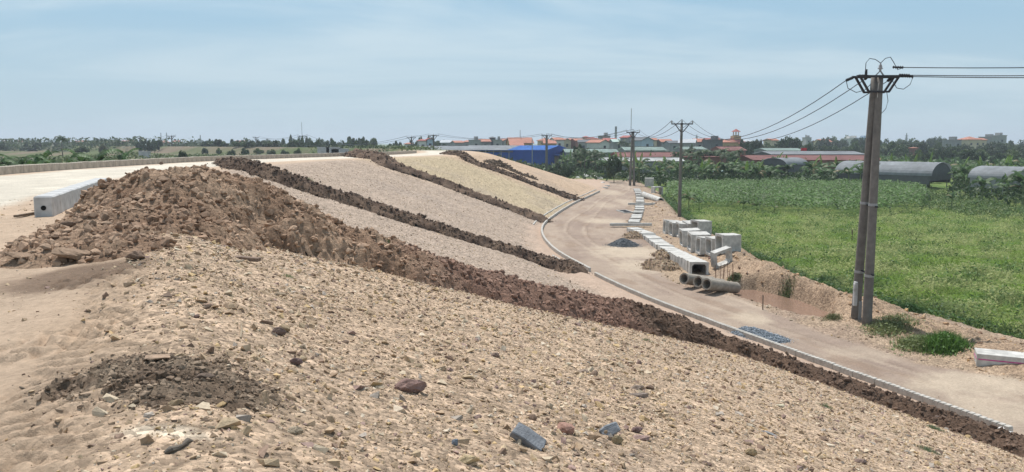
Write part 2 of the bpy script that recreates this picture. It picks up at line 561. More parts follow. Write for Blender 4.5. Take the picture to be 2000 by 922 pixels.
# relief
fine = np.zeros(X.shape)
i = front
lump, lr = cells(X[i] * 4.5, Y[i] * 4.5)
lump2, lr2 = cells(X[i] * 11 + 3, Y[i] * 11)
rough = 0.022 * fbm(X[i] * 1.7, Y[i] * 1.7, 3, 0.5) + 0.016 * fbm(X[i] * 5.5, Y[i] * 5.5, 5, 0.7) + 0.016 * (0.45 - lump) * (lr > 0.6) + 0.012 * (0.45 - lump2)
smooth = 0.022 * fbm(X[i] * 0.8, Y[i] * 0.8, 3) + 0.010 * fbm(X[i] * 3.0, Y[i] * 3.0, 4) + 0.006 * fbm(X[i] * 8, Y[i] * 8, 4)
# caterpillar tracks pressed in the sand at the top: short ripples across two bent lanes
sx, sy = X[i], Y[i]
shoulder = sstep(-0.2, -0.9, T_[i] + 0.4 * n1[i])
lane1 = seg_dist([(-5.6, 10.2), (-3.6, 9.0), (-1.9, 8.6)], sx, sy)
lane2 = seg_dist([(-2.2, 3.2), (-3.0, 5.2), (-3.6, 7.3), (-4.7, 9.6)], sx, sy)
lane3 = seg_dist([(-5.3, 6.0), (-3.9, 7.0), (-2.6, 9.2), (-2.2, 11.0)], sx, sy)
rip = np.zeros(len(sx))
wob = fbm(sx * 1.6, sy * 1.6, 3)
for ln, ax in ((lane1, (0.96, 0.25)), (lane2, (0.25, -0.96)), (lane3, (-0.75, -0.65))):
    ph = (sx * ax[0] + sy * ax[1]) / 0.15 + wob * 3
    rip += np.cos(ph * 2 * np.pi / 1.6) * 0.034 * sstep(0.62, 0.35, ln) - 0.022 * sstep(0.62, 0.4, ln) * (1 - sstep(0.42, 0.2, ln) * 0.4)
rip *= sstep(-0.4, -0.05, wob + 0.15)
zone_r = (K_[i] > 0.2)
slope_m = sstep(-1.1, -0.1, T_[i] + 0.5 * n1[i]) * sstep(23, 19, T_[i])
lump3, lr3 = cells(X[i] * 2.0 + 5, Y[i] * 2.0)
far_m = sstep(26, 36, Y[i])
rough = rough * (1 + 1.5 * far_m) + far_m * (0.09 * (0.42 - lump3) * (0.3 + lr3) + 0.05 * fbm(X[i] * .9, Y[i] * 2.2, 5, .65))
up = (T_[i] < -4.2) & (T_[i] > -12.2)
fine_i = rough * slope_m + smooth * (1 - slope_m) * (~up) + rip * shoulder
# stony waste beside the road is rough, the road itself smooth
waste = zone_r & (road_sd[i] > 0)
fine_i = np.where(waste & (field_sd[i] > 0), 0.11 * fbm(sx * 1.3, sy * 1.3, 6, 0.65) + 0.05 * (0.45 - lump) + 0.03 * (0.4 - lump2), fine_i)
rutn = fbm(sx / 2.2, sy / 5.0, 4)
fine_i = np.where(zone_r & (road_sd[i] <= 0), 0.02 * rutn + 0.028 * fbm(sx * 1.8, sy * 1.8, 5, .65), fine_i)
fine_i = np.where(up, 0.004 * fbm(sx, sy, 3), fine_i)
fade = sstep(170, 120, np.hypot(sx, sy))
fine[i] = fine_i * fade
Zf = Z + fine

def H(x, y):
    """ground height with the broad relief only, for setting things down"""
    return base_h(x, y)

Cc, n1, n2, n3 = zone_colour(X, Y, T_, K_, Z)
C = Cc
# upper road: pale concrete dust, sandier at its edges
ur = (T_ < -4.15) & (T_ > -12.15) & (Y > -200)
urf = sstep(12.0, 19.0, Y + 2.5 * n1) * sstep(-4.0, -5.0, T_ + 0.5 * n1) * (T_ > -12.6)
patch = sstep(-0.1, 0.25, fbm(X / 2.6 + 4, Y / 6.0, 4))
C = mixc3(C, np.array(UR_BASE)[None] * (0.90 + 0.13 * patch + 0.05 * n3)[:, None], urf)
C = mixc3(C, SANDC[None] * 1.02, urf * sstep(1.6, 0.4, T_ + 12.2 + 0.9 * n1) * 0.9)
# lower road
rd = sstep(0.25, -0.25, road_sd + 0.35 * n3) * (K_ > 0.0)
roadc = mixc3(np.tile(np.array([0.27, 0.205, 0.165]), (len(X), 1)), np.array([0.35, 0.275, 0.215])[None], sstep(-0.35, 0.35, fbm(X / 5 + 2, Y / 9, 4)))
lanes = sstep(0.05, 0.4, fbm(K_ * 1.5, Y / 14 + K_ * 0.1, 4)) * 0.55
roadc = mixc3(roadc, np.array([0.43, 0.345, 0.265])[None], lanes * .5)
for k0 in (2.6, 4.3):
    kk = K_ + 0.35 * np.sin(Y / 7.0 + k0) + 0.25 * fbm(Y / 9, Y * 0 + k0, 2)
    wt = (np.abs(kk - k0) < 0.17) * (0.5 + 0.5 * sstep(-.1, .3, fbm(X / 3 + k0, Y / 6, 3)))
    roadc = mixc3(roadc, np.array([0.46, 0.37, 0.285])[None], 0.45 * wt)
    wt2 = (np.abs(kk - k0 - .28) < 0.08) * 1.0
    roadc = mixc3(roadc, np.array([0.22, 0.165, 0.125])[None], 0.5 * wt2)
damp = sstep(0.12, 0.35, fbm(K_ / 1.2 + 7, Y / 4.5, 5)) * 0.5
roadc = mixc3(roadc, np.array([0.235, 0.165, 0.118])[None], damp)
for (u, v, rx, ry, st) in ((1230, 492, 3.4, 4.2, 1.0), (1255, 520, 2.0, 3.0, 0.95), (1180, 432, 2.6, 3.0, 0.9), (1225, 395, 1.8, 6.0, 0.7), (1190, 375, 2, 9, 0.7), (1180, 400, 1.6, 8, 0.5),
                           (1470, 622, 1.0, 1.6, 0.9), (1900, 750, 2.6, 1.6, 1.0), (1960, 800, 1.6, 1.6, 0.85), (1700, 690, 2.2, 1.2, 0.5), (1400, 640, .8, 2, .5)):
    px, py = onz(u, v, 0)
    q = np.hypot((X - px) / rx, (Y - py) / ry) + 0.35 * n3 + 0.2 * n1
    roadc = mixc3(roadc, np.array([0.47, 0.385, 0.295])[None], st * .85 * sstep(1.25, 0.45, q + 0.3 * fbm(X * 2.2, Y * 1.1, 4)))
C = mixc3(C, roadc * (1 + 0.07 * n3)[:, None], rd)
# bank beyond the ditch: warmer pale rubble; edge of the road: grey
bd = seg_dist(BERM[4:], X[sel2], Y[sel2])
tmp = np.zeros(X.shape); tmp[sel2] = sstep(2.6, 1.2, bd) * (Y[sel2] < 66)
C = mixc3(C, np.array([0.33, 0.235, 0.16])[None] * (1 + 0.2 * n3)[:, None], tmp * (1 - rd) * 0.85)
# field
fm = np.maximum(sstep(0.5, -0.6, field_sd + 0.6 * n3) * (K_ > 0), sstep(176, 184, Y + 3 * n1) * (T_ > 20.5))
greenc = mixc3(np.tile(np.array([0.095, 0.15, 0.04]), (len(X), 1)), np.array([0.17, 0.215, 0.065])[None], sstep(-0.3, 0.4, fbm(X / 6, Y / 6 + 5, 4)))
C = mixc3(C, greenc, fm)
# land left of the embankment: dry fields, a green strip
lf = sstep(-15.0, -17.5, T_ + n3)
landc = mixc3(np.tile(np.array([0.20, 0.158, 0.112]), (len(X), 1)), np.array([0.10, 0.125, 0.05])[None], sstep(-0.25, 0.15, fbm(X / 45, Y / 22, 4) + 0.35 * np.exp(-((Y - 105) / 40) ** 2)))
C = mixc3(C, landc, lf * (T_ < -14))
fr = sstep(172, 205, Y + 4 * n1) * (T_ < 21)
C = mixc3(C, landc * .9, fr)
# damp dark patch by the mound, white powder spot
q = np.hypot((X + 5.9) / 1.25, (Y - 10.6) / 1.1) + 0.3 * n3 + 0.25 * n1
C = mixc3(C, np.array([0.16, 0.11, 0.078])[None], 0.85 * sstep(1.15, 0.55, q))
px, py, _ = G(330, 842)
q = np.hypot((X - px) / 0.42, (Y - py) / 0.16) + 0.5 * n3
C = mixc3(C, np.array([0.62, 0.52, 0.40])[None], 0.8 * sstep(1.0, 0.4, q))
C = np.clip(C, 0.01, 0.8)
stn = np.full(len(X), 0.15)
stn[:] = 0.12 + 0.88 * sstep(-1.1, -0.2, T_ + 0.6 * n1) * sstep(21.5, 18.5, T_ + 0.8 * n1)
stn = np.where(K_ > 0.1, np.where(road_sd + 0.3 * n3 > 0, 0.9, 0.12), stn)
stn = np.where((T_ < -13.0), 0.5, stn)
stn = np.where(urf > 0.5, 0.03, stn)
C = np.concatenate([C, stn[:, None]], 1)

na, nr = len(ang), len(rr)
# one set of normals for the whole sheet, so that the pieces meet without a seam
PG = np.stack([X, Y, Zf], 1).reshape(nr, na, 3)
du = np.roll(PG, -1, axis=1) - np.roll(PG, 1, axis=1); dvv = np.gradient(PG, axis=0)
NG = np.cross(dvv, du); NG /= np.linalg.norm(NG, axis=2)[:, :, None] + 1e-12; NG *= np.sign(NG[:, :, 2:3] + 1e-12); NG = NG.reshape(-1, 3); NG[:na * 2] = (0, 0, 1)
idx = np.arange(nr * na).reshape(nr, na)
a = idx[:-1, :]; b_ = idx[1:, :]
a2 = np.roll(a, -1, axis=1); b2 = np.roll(b_, -1, axis=1)
F = np.stack([a.ravel(), a2.ravel(), b2.ravel(), b_.ravel()], 1)
fc = F[:, 0]
zone = np.zeros(len(F), int)                                  # embankment
zone[(T_[fc] < -4.15) & (T_[fc] > -12.15) & (Y[fc] > 14)] = 1    # upper road
zone[(K_[fc] > 0)] = 3                                         # roadside
zone[(K_[fc] > 0) & (road_sd[fc] < 0)] = 2                     # lower road
zone[(K_[fc] > 0) & (field_sd[fc] < 0)] = 4                    # field
far_f = (Y > 182 + 3 * n1) & (T_ > 20.5)
zone[far_f[fc]] = 4
zone[T_[fc] < -14.5] = 5                                       # land to the left
zone[(T_[fc] > 19.0) & (K_[fc] <= 0) ] = 6                      # strip
zone[(T_[fc] <= 0.0) & (T_[fc] > -4.2) & (zone == 0)] = 7
for zi, (nm, mt) in enumerate((('slope', 'slope'), ('upper_road', 'slope'), ('lower_road', 'slope'), ('roadside', 'slope'), ('field', 'grass_ground'), ('land', 'grass_ground'), ('path', 'slope'), ('ground', 'slope'))):
    f = F[zone == zi]
    if not len(f): continue
    u_, inv = np.unique(f, return_inverse=True)
    V = np.stack([X[u_], Y[u_], Zf[u_]], 1)
    me = npmesh(nm, V, inv.reshape(f.shape), M[mt], C[u_], smooth=True)
    me.normals_split_custom_set_from_vertices(NG[u_].astype(np.float32))
    tag(link(nm, me), kind='structure')
del A_, R_, F, a, b_, a2, b2

# muddy water in the ditch
M['water'] = mat('muddy_water', (0.25, 0.16, 0.118), 0.08, var=0.05, scale=2, bump=0.05, bscale=6, bdist=0.01, spec=0.5)
dd = [Vector((p[0], p[1], -0.30)) for p in DITCH]
cc = sum(dd, Vector()) / len(dd)
bm = bmesh.new(); poly(bm, [cc + (p - cc) * 1.22 for p in dd][::-1])
for f in bm.faces:
    if f.normal.z < 0: f.normal_flip()
tag(bmobj('water', bm, M['water']), kind='structure')

# ------------------------------------------------------------------ rocks
def hull_rock(seed, n=15, flat=0.7, sub=False):
    r = random.Random(seed)
    bm = bmesh.new()
    for _ in range(n):
        v = Vector((r.gauss(0, 1), r.gauss(0, 1), r.gauss(0, 1))).normalized() * r.uniform(0.8, 1.05)
        bm.verts.new((v.x, v.y * 0.8, v.z * flat))
    res = bmesh.ops.convex_hull(bm, input=bm.verts)
    bmesh.ops.delete(bm, geom=[e for e in res['geom_interior'] if isinstance(e, bmesh.types.BMVert)], context='VERTS')
    if sub:
        bmesh.ops.bevel(bm, geom=list(bm.edges), offset=0.06, segments=1, affect='EDGES', profile=0.6)
        bmesh.ops.triangulate(bm, faces=list(bm.faces))
        bmesh.ops.subdivide_edges(bm, edges=list(bm.edges), cuts=1, use_grid_fill=True); bmesh.ops.triangulate(bm, faces=list(bm.faces))
        for v in bm.verts:
            v.co += v.co.normalized() * (0.09 * perlin(v.co.x * 2.6 + seed, v.co.y * 2.6 + v.co.z * 2.1).item() + 0.05 * perlin(v.co.x * 7 + seed, v.co.z * 7 + v.co.y * 3).item())
    bm.verts.ensure_lookup_table()
    for i_, v in enumerate(bm.verts): v.index = i_
    V = np.array([v.co[:] for v in bm.verts]); Fs = np.array([[v.index for v in f.verts] for f in bm.faces])
    bm.free()
    return V, Fs

PEB = [hull_rock(s, 8, 0.75) for s in range(10)]
STONE = [hull_rock(50 + s, 13, 0.7) for s in range(12)]
BIG = [hull_rock(90 + s, 20, 0.72, True) for s in range(10)]

def rotmats(n, tilt=0.5):
    az = rng.uniform(0, 2 * np.pi, n); tx = rng.normal(0, tilt, n); ty = rng.normal(0, tilt, n)
    ca, sa = np.cos(az), np.sin(az); cx, sx = np.cos(tx), np.sin(tx); cy, sy = np.cos(ty), np.sin(ty)
    Z0 = np.zeros(n); O = np.ones(n)
    Rz = np.stack([ca, -sa, Z0, sa, ca, Z0, Z0, Z0, O], 1).reshape(n, 3, 3)
    Rx = np.stack([O, Z0, Z0, Z0, cx, -sx, Z0, sx, cx], 1).reshape(n, 3, 3)
    Ry = np.stack([cy, Z0, sy, Z0, O, Z0, -sy, Z0, cy], 1).reshape(n, 3, 3)
    return Rz @ Rx @ Ry

def scatter(name, shapes, P, S, colr, material, tilt=0.5, smooth=False):
    """one mesh of many small stones: positions P, sizes S (n or n x 3), colours n x 3"""
    n = len(P)
    S = np.asarray(S); S = S[:, None] * np.ones(3) if S.ndim == 1 else S
    pick = rng.integers(0, len(shapes), n); RM = rotmats(n, tilt)
    Vs, Fs, Cs, off = [], [], [], 0
    for k, (V, Fq) in enumerate(shapes):
        m = np.where(pick == k)[0]
        if not len(m): continue
        W = np.einsum('nij,nvj->nvi', RM[m], V[None] * S[m][:, None, :]) + P[m][:, None, :]
        Vs.append(W.reshape(-1, 3))
        Fs.append((Fq[None] + (np.arange(len(m)) * len(V))[:, None, None]).reshape(-1, Fq.shape[1]) + off)
        Cs.append(np.repeat(colr[m], len(V), axis=0))
        off += len(m) * len(V)
    return npmesh(name, np.concatenate(Vs), np.concatenate(Fs), material, np.concatenate(Cs), smooth)

STONE_PAL = np.array([[0.46, 0.37, 0.26], [0.40, 0.31, 0.22], [0.52, 0.45, 0.35], [0.33, 0.25, 0.18], [0.26, 0.19, 0.15], [0.50, 0.38, 0.22], [0.30, 0.22, 0.20], [0.36, 0.33, 0.30], [0.58, 0.52, 0.43], [0.20, 0.15, 0.12]])
STONE_W = np.array([5, 6, 3, 3, 1.6, 1.8, 1.2, 1.0, 1.0, 0.8]); STONE_W = STONE_W / STONE_W.sum()

def pal(n, P=STONE_PAL, W=STONE_W, j=0.12):
    return P[rng.choice(len(P), n, p=W)] * rng.uniform(1 - j, 1 + j, (n, 1)) * [1.03, 0.97, 0.90]

zi_near = None
def fine_at(x, y):
    """height of the finished ground (bilinear in the grid)"""
    r = np.hypot(x, y); th = np.degrees(np.arctan2(x, y))
    ia = np.clip((th + 47) / 0.105, 0, 894.999); ja = np.interp(r, rr, np.arange(len(rr)))
    i0 = ia.astype(int); j0 = np.minimum(ja.astype(int), nr - 2); fa = ia - i0; fb = ja - j0
    g = Zf.reshape(nr, na)
    return (g[j0, i0] * (1 - fa) + g[j0, i0 + 1] * fa) * (1 - fb) + (g[j0 + 1, i0] * (1 - fa) + g[j0 + 1, i0 + 1] * fa) * fb

def sector(n, r0, r1, a0=-35, a1=35):
    r = np.sqrt(rng.uniform(r0 ** 2, r1 ** 2, n)); th = np.radians(rng.uniform(a0, a1, n))
    return np.sin(th) * r, np.cos(th) * r

# ------------------------------------------------------------------ heaps of earth
HEAPS = []
def heap_h(pts, x, y, seed=0, ragged=0.25, sharp=1.0):
    P = [(p[0], p[1]) for p in pts]
    if len(P) == 1: P = [P[0], (P[0][0] + 0.01, P[0][1])]; pts = [pts[0], pts[0]]
    d, (rad, hh) = seg_dist(P, x, y, [[p[2] for p in pts], [p[3] for p in pts]])
    nn = fbm(x / np.maximum(rad, .3).mean() * 1.2 + seed, y / np.maximum(rad, .3).mean() * 1.2, 4)
    q = d / (rad * (1 + ragged * nn * 1.6))
    prof = np.clip(1 - q, -0.4, 1)
    prof = np.where(prof > 0, prof ** sharp * (1 - 0.25 * prof ** 3), prof)
    return hh * prof * (1 + 0.25 * nn)

def heap(name, label, cat, pts, res, colfun, clod=(0.25, 0.10), seed=0, material='soil', group=None, ragged=0.25, sharp=0.85, parts_=None, stones=None, parent=None):
    """a pile of loose earth standing on the ground; clod = size and height of its lumps"""
    xs = [p[0] for q in [pts] + (parts_ or []) for p in q]; ys = [p[1] for q in [pts] + (parts_ or []) for p in q]; mr = max(p[2] for p in pts) * 1.5
    gx = np.arange(min(xs) - mr, max(xs) + mr, res); gy = np.arange(min(ys) - mr, max(ys) + mr, res)
    GX, GY = np.meshgrid(gx, gy)
    d = seg_dist([(p[0], p[1]) for p in pts] if len(pts) > 1 else [(pts[0][0], pts[0][1]), (pts[0][0] + .01, pts[0][1])], GX, GY)
    for pp in (parts_ or []): d = np.minimum(d, seg_dist([(p[0], p[1]) for p in pp], GX, GY))
    m = d < mr
    hx, hy = GX[m], GY[m]
    h = heap_h(pts, hx, hy, seed, ragged, sharp)
    if parts_ is not None:
        for pp in parts_: h = np.maximum(h, heap_h(pp, hx, hy, seed + 5, ragged, sharp))
    g = fine_at(hx, hy)
    hc = h.copy()
    env = sstep(-0.02, 0.12, h)
    s, ah = clod
    c1, r1 = cells(hx / s + seed, hy / s); c2, r2 = cells(hx / s * 2.3, hy / s * 2.3 + seed)
    h = h + env * (ah * (0.55 - c1) * (0.5 + 1.1 * r1) + ah * 0.5 * (0.5 - c2) * (0.4 + r2) + ah * 0.9 * fbm(hx / s / 2.2, hy / s / 2.2, 5, 0.6))
    full = np.full(GX.shape, -1.0); full[m] = h
    zz = np.zeros(GX.shape); zz[m] = g + h
    keep = full > -0.06
    q = keep[:-1, :-1] & keep[1:, :-1] & keep[:-1, 1:] & keep[1:, 1:]
    ny, nx = GX.shape
    id_ = np.arange(ny * nx).reshape(ny, nx)
    F = np.stack([id_[:-1, :-1][q], id_[:-1, 1:][q], id_[1:, 1:][q], id_[1:, :-1][q]], 1)
    u_, inv = np.unique(F, return_inverse=True)
    x, y = GX.ravel()[u_], GY.ravel()[u_]
    V = np.stack([x, y, zz.ravel()[u_]], 1)
    me = npmesh(name, V, inv.reshape(F.shape), M[material], np.clip(colfun(x, y), 0.008, 0.8), smooth=True)
    o = link(name, me, parent)
    if label: tag(o, label, cat, group)
    HEAPS.append((GX, GY, full, zz, res))
    if stones:
        n, smin, smax, palf, labelmat = stones
        hv = full.ravel()[u_]
        pick = rng.choice(len(u_), n, p=sstep(-0.05, 0.05, hv) / sstep(-0.05, 0.05, hv).sum())
        S = smin * (smax / smin) ** (rng.uniform(0, 1, n) ** 2.2)
        P = V[pick] + rng.normal(0, res / 2, (n, 3)) * [1, 1, 0]; P[:, 2] += S * 0.15
        S3 = S[:, None] * rng.uniform(0.7, 1.2, (n, 3))
        me = scatter('loose_clods', STONE, P, S3, palf(P[:, 0], P[:, 1]) * rng.uniform(0.75, 1.25, (n, 1)), M['rock'])
        k = link('loose_clods', me, o); k['kind'] = 'stuff'
        # crumbs that rolled off round the foot
        m_ = n // 2; sgm = rng.integers(0, len(pts) - 1, m_) if len(pts) > 1 else np.zeros(m_, int)
        Pa = np.array(pts if len(pts) > 1 else [pts[0], pts[0]]); tt = rng.uniform(0, 1, m_)[:, None]; B_ = Pa[sgm] * (1 - tt) + Pa[sgm + 1] * tt
        an = rng.uniform(0, 6.283, m_); rr0 = B_[:, 2] * (0.8 + np.abs(rng.normal(0, .32, m_)))
        cx_, cy_ = B_[:, 0] + np.cos(an) * rr0, B_[:, 1] + np.sin(an) * rr0
        S = smin * ((smax * .6) / smin) ** (rng.uniform(0, 1, m_) ** 2.4)
        me = scatter('spilled_crumbs', PEB, np.stack([cx_, cy_, fine_at(cx_, cy_) + S * .2], 1), S[:, None] * rng.uniform(.7, 1.2, (m_, 3)), palf(cx_, cy_) * rng.uniform(.75, 1.25, (m_, 1)), M['rock'])
        k = link('spilled_crumbs', me, o); k['kind'] = 'stuff'
    return o, V, full.ravel()[u_]

def soilcol(base, alt, sc=1.2, seed=0.0):
    base = np.array(base); alt = np.array(alt)
    def f(x, y):
        k = sstep(-0.3, 0.35, fbm(x / sc + seed, y / sc, 4))
        return mixc3(np.tile(base, (len(x), 1)), alt[None], k) * (1 + 0.16 * fbm(x * 2.5, y * 2.5, 3))[:, None]
    return f

def b0col(x, y):
    c = soilcol((0.26, 0.168, 0.112), (0.385, 0.268, 0.185), 1.2)(x, y)
    # further down the slope the earth turns purplish, then dark brown
    s = x * 0.93 + y * 0.2
    c = mixc3(c, np.array([0.205, 0.122, 0.092])[None] * (1 + 0.15 * fbm(x, y, 3))[:, None], sstep(0.5, 3.5, s + fbm(x, y, 3)) * 0.85)
    c = mixc3(c, np.array([0.125, 0.082, 0.058])[None] * (1 + 0.2 * fbm(x, y, 3))[:, None], sstep(8.3, 9.6, s + 0.8 * fbm(x, y, 3)))
    return c

heap('soil_ridge', 'large brown heap of clods on the crest, its tail running down to the near kerb', 'earth mound',
     [(-8.4, 18.8, 2.0, 1.5), (-7.5, 19.4, 2.3, 1.85), (-6.3, 20.1, 2.4, 1.75), (-4.3, 21.2, 2.1, 1.15), (-2.0, 21.9, 1.95, 0.8), (0.2, 23.4, 1.95, 0.8), (2.2, 25.2, 1.75, 0.8), (4.2, 26.9, 1.55, 0.95), (5.8, 28.1, 1.5, 0.9), (7.4, 28.3, 1.2, 0.72),
      (9.0, 27.2, 1.05, 0.6), (10.4, 25.2, 0.95, 0.55), (11.6, 23.0, 0.9, 0.5), (12.6, 20.9, 0.95, 0.5), (13.8, 18.4, 1.0, 0.5), (15.2, 15.2, 1.0, 0.45)],
     0.05, b0col, clod=(0.30, 0.115), seed=1, ragged=0.3, sharp=0.8,
     parts_=[[(-8.1, 16.6, 1.4, 0.75), (-7.9, 14.6, 1.25, 0.42), (-7.2, 12.9, 1.2, 0.28), (-6.1, 12.4, 0.8, 0.13)], [(-7.0, 17.2, 1.7, 1.1), (-6.4, 15.6, 1.2, 0.35)]],
     stones=(19000, 0.014, 0.13, lambda x, y: b0col(x, y) * 1.12, None))
DK = soilcol((0.092, 0.062, 0.046), (0.175, 0.122, 0.088), 1.5)
def gp(u, v, r, h):
    p = G(u, v); return (p[0], p[1], r, h)
heap('soil_ridge', 'dark brown earth ridge running down the slope just behind the big clod heap', 'earth ridge',
     [gp(440, 319, 1.0, .45), gp(480, 330, 1.35, .7), gp(540, 352, 1.6, .9), gp(620, 378, 1.5, .8), gp(700, 402, 1.4, .75), gp(800, 435, 1.35, .75), gp(900, 465, 1.15, .6), gp(1000, 495, 1.15, .6), gp(1060, 515, 1.35, .7), gp(1110, 527, 1.2, .6)], 0.12, DK, clod=(0.5, 0.22), seed=2,
     group='dark earth ridges running down the slope', stones=(3500, 0.05, 0.18, DK, None))
heap('soil_ridge', 'long dark brown earth ridge across the middle of the slope, third from the camera', 'earth ridge',
     [gp(680, 301, 1.4, .75), gp(700, 306, 1.6, .9), gp(760, 325, 1.6, .8), gp(850, 354, 1.4, .7), gp(920, 381, 1.3, .65), gp(1000, 410, 1.3, .65), gp(1045, 426, 1.9, .75)], 0.2, DK, clod=(0.7, 0.28), seed=3,
     group='dark earth ridges running down the slope', stones=(2500, 0.08, 0.22, DK, None))
heap('soil_ridge', 'thin dark earth ridge on the far slope ending at the double kerb', 'earth ridge',
     [gp(876, 301, 1.2, .45), gp(920, 317, 1.2, .45), gp(990, 341, 1.2, .5), gp(1060, 368, 1.1, .5), gp(1100, 382, 1.5, .6), gp(1122, 388, 1.4, .5)], 0.28, DK, clod=(0.9, 0.3), seed=4,
     group='dark earth ridges running down the slope', stones=(1500, 0.1, 0.25, DK, None))
DK2 = soilcol((0.12, 0.085, 0.06), (0.19, 0.14, 0.10), 2.5)
heap('soil_ridge', 'small farthest dark earth ridge near the end of the slope', 'earth ridge',
     [gp(955, 319, .8, .25), gp(975, 323, 1.4, .7), gp(988, 328, 1.2, .5), gp(1010, 338, .8, .25), gp(1040, 348, .7, .2)], 0.3, DK2, clod=(0.9, 0.3), seed=5,
     group='dark earth ridges running down the slope', stones=(900, 0.1, 0.25, DK2, None))
p = G(320, 742)
heap('dirt_pile', 'low dark brown patch of damp clods on the sand at bottom left', 'dirt pile',
     [(p[0] - 0.35, p[1] + 0.25, 0.46, 0.05), (p[0] + 0.05, p[1] + 0.1, 0.5, 0.07), (p[0] + 0.42, p[1] + .02, 0.38, 0.06), (p[0] + .1, p[1] - .25, .3, .04)], 0.014, soilcol((0.19, 0.135, 0.095), (0.31, 0.235, 0.17), 0.3), clod=(0.10, 0.05), seed=6, ragged=.55,
     stones=(2600, 0.006, 0.04, soilcol((0.19, 0.135, 0.095), (0.32, 0.24, 0.17), .3), None))
GRV = lambda a, b: (lambda x, y: np.tile(np.array(a), (len(x), 1)) * (1 + 0.2 * fbm(x * 4, y * 4, 4))[:, None] if b is None else 0)
p = onz(1218, 479, 0)
heap('gravel_pile', 'small dark grey cone of crushed stone in the middle of the lower road', 'gravel pile', [(p[0], p[1], 1.25, 0.72)], 0.06, soilcol((0.085, 0.092, 0.10), (0.13, 0.137, 0.145), .5), clod=(0.12, 0.03), seed=7, ragged=0.08, sharp=0.95,
     stones=(1500, 0.03, 0.06, soilcol((0.11, 0.12, 0.13), (0.2, 0.21, 0.22), .2), None))
p1 = onz(1466, 652, 0); p2 = onz(1512, 663, 0)
heap('gravel_pile', 'flat bluish grey pile of crushed stone spread beside the near kerb', 'gravel pile', [(p1[0], p1[1], 0.85, 0.36), (p2[0] - .1, p2[1], 0.7, 0.22)], 0.04, soilcol((0.15, 0.17, 0.19), (0.24, 0.26, 0.28), .3), clod=(0.10, 0.04), seed=8, ragged=0.2,
     stones=(5200, 0.018, 0.04, lambda x, y: np.where(rng.uniform(0, 1, (len(x), 1)) < 0.45, [[0.42, 0.46, 0.50]], [[0.13, 0.155, 0.18]]), None))
for (u, v, r, h, lb) in ((1292, 520, 1.2, .42, 'low heap of brown rubble on the road edge left of the buried culvert row'), (1303, 500, 0.9, .4, 'small brown rubble heap against the side of the culvert row'),
                         (1245, 462, 1.0, .4, 'small rubble heap beside the culvert tops behind the gravel cone')):
    p = onz(u, v, 0)
    heap('rubble_pile', lb, 'rubble pile', [(p[0] - .2, p[1] - 1, r, h), (p[0], p[1] + 1, r, h)], 0.1, soilcol((0.21, 0.15, 0.105), (0.32, 0.235, 0.165), .8), clod=(0.35, 0.16), seed=int(u), stones=(900, 0.03, 0.12, lambda x, y: pal(len(x)) * .75, None))

def surf(x, y):
    """height of the ground or of a heap lying on it"""
    x = np.atleast_1d(np.asarray(x, float)); y = np.atleast_1d(np.asarray(y, float))
    z = fine_at(x, y)
    for GX, GY, full, zz, res in HEAPS:
        j = np.round((x - GX[0, 0]) / res).astype(int); i = np.round((y - GY[0, 0]) / res).astype(int)
        ok = (i >= 0) & (j >= 0) & (i < GX.shape[0]) & (j < GX.shape[1])
        ii = np.clip(i, 0, GX.shape[0] - 1); jj = np.clip(j, 0, GX.shape[1] - 1)
        z = np.where(ok & (full[ii, jj] > -0.05), np.maximum(z, zz[ii, jj]), z)
    return z

def onheap(x, y, lim=0.03):
    x = np.atleast_1d(np.asarray(x, float)); y = np.atleast_1d(np.asarray(y, float))
    r = np.zeros(x.shape, bool)
    for GX, GY, full, zz, res in HEAPS:
        j = np.round((x - GX[0, 0]) / res).astype(int); i = np.round((y - GY[0, 0]) / res).astype(int)
        ok = (i >= 0) & (j >= 0) & (i < GX.shape[0]) & (j < GX.shape[1])
        ii = np.clip(i, 0, GX.shape[0] - 1); jj = np.clip(j, 0, GX.shape[1] - 1)
        r |= ok & (full[ii, jj] > lim)
    return r

# ------------------------------------------------------------------ loose stones on the near slope and elsewhere
print('stones')
Ps, Ss, Cs = [], [], []
for n, r0, r1, s0, s1 in ((70000, 3.4, 13, 0.006, 0.020), (80000, 4.5, 30, 0.014, 0.042), (30000, 4.0, 34, 0.028, 0.095)):
    x, y = sector(n, r0, r1)
    t = curve_t(CREST, x, y)
    dens = (0.05 + 0.95 * sstep(-1.2, -0.1, t + 0.6 * fbm(x / 1.5, y / 1.5, 3))) * (0.35 + 0.65 * sstep(-0.35, 0.3, fbm(x / 1.1 + 8, y / 1.1, 4))) * (t < 19.5) * (t > -5)
    ok = (rng.uniform(0, 1, n) < dens) & ~onheap(x, y)
    x, y = x[ok], y[ok]
    s = s0 * (s1 / s0) ** (rng.uniform(0, 1, len(x)) ** 1.6)
    Ps.append(np.stack([x, y, fine_at(x, y) + s * 0.1], 1)); Ss.append(s[:, None] * rng.uniform(0.6, 1.25, (len(x), 3)) * [1, 1, 0.8]); Cs.append(pal(len(x)))
me = scatter('gravel', PEB, np.concatenate(Ps), np.concatenate(Ss), np.concatenate(Cs), M['rock'], 0.4)
tag(link('gravel', me), 'small tan and grey stones strewn over the near slope', 'gravel', kind='stuff')
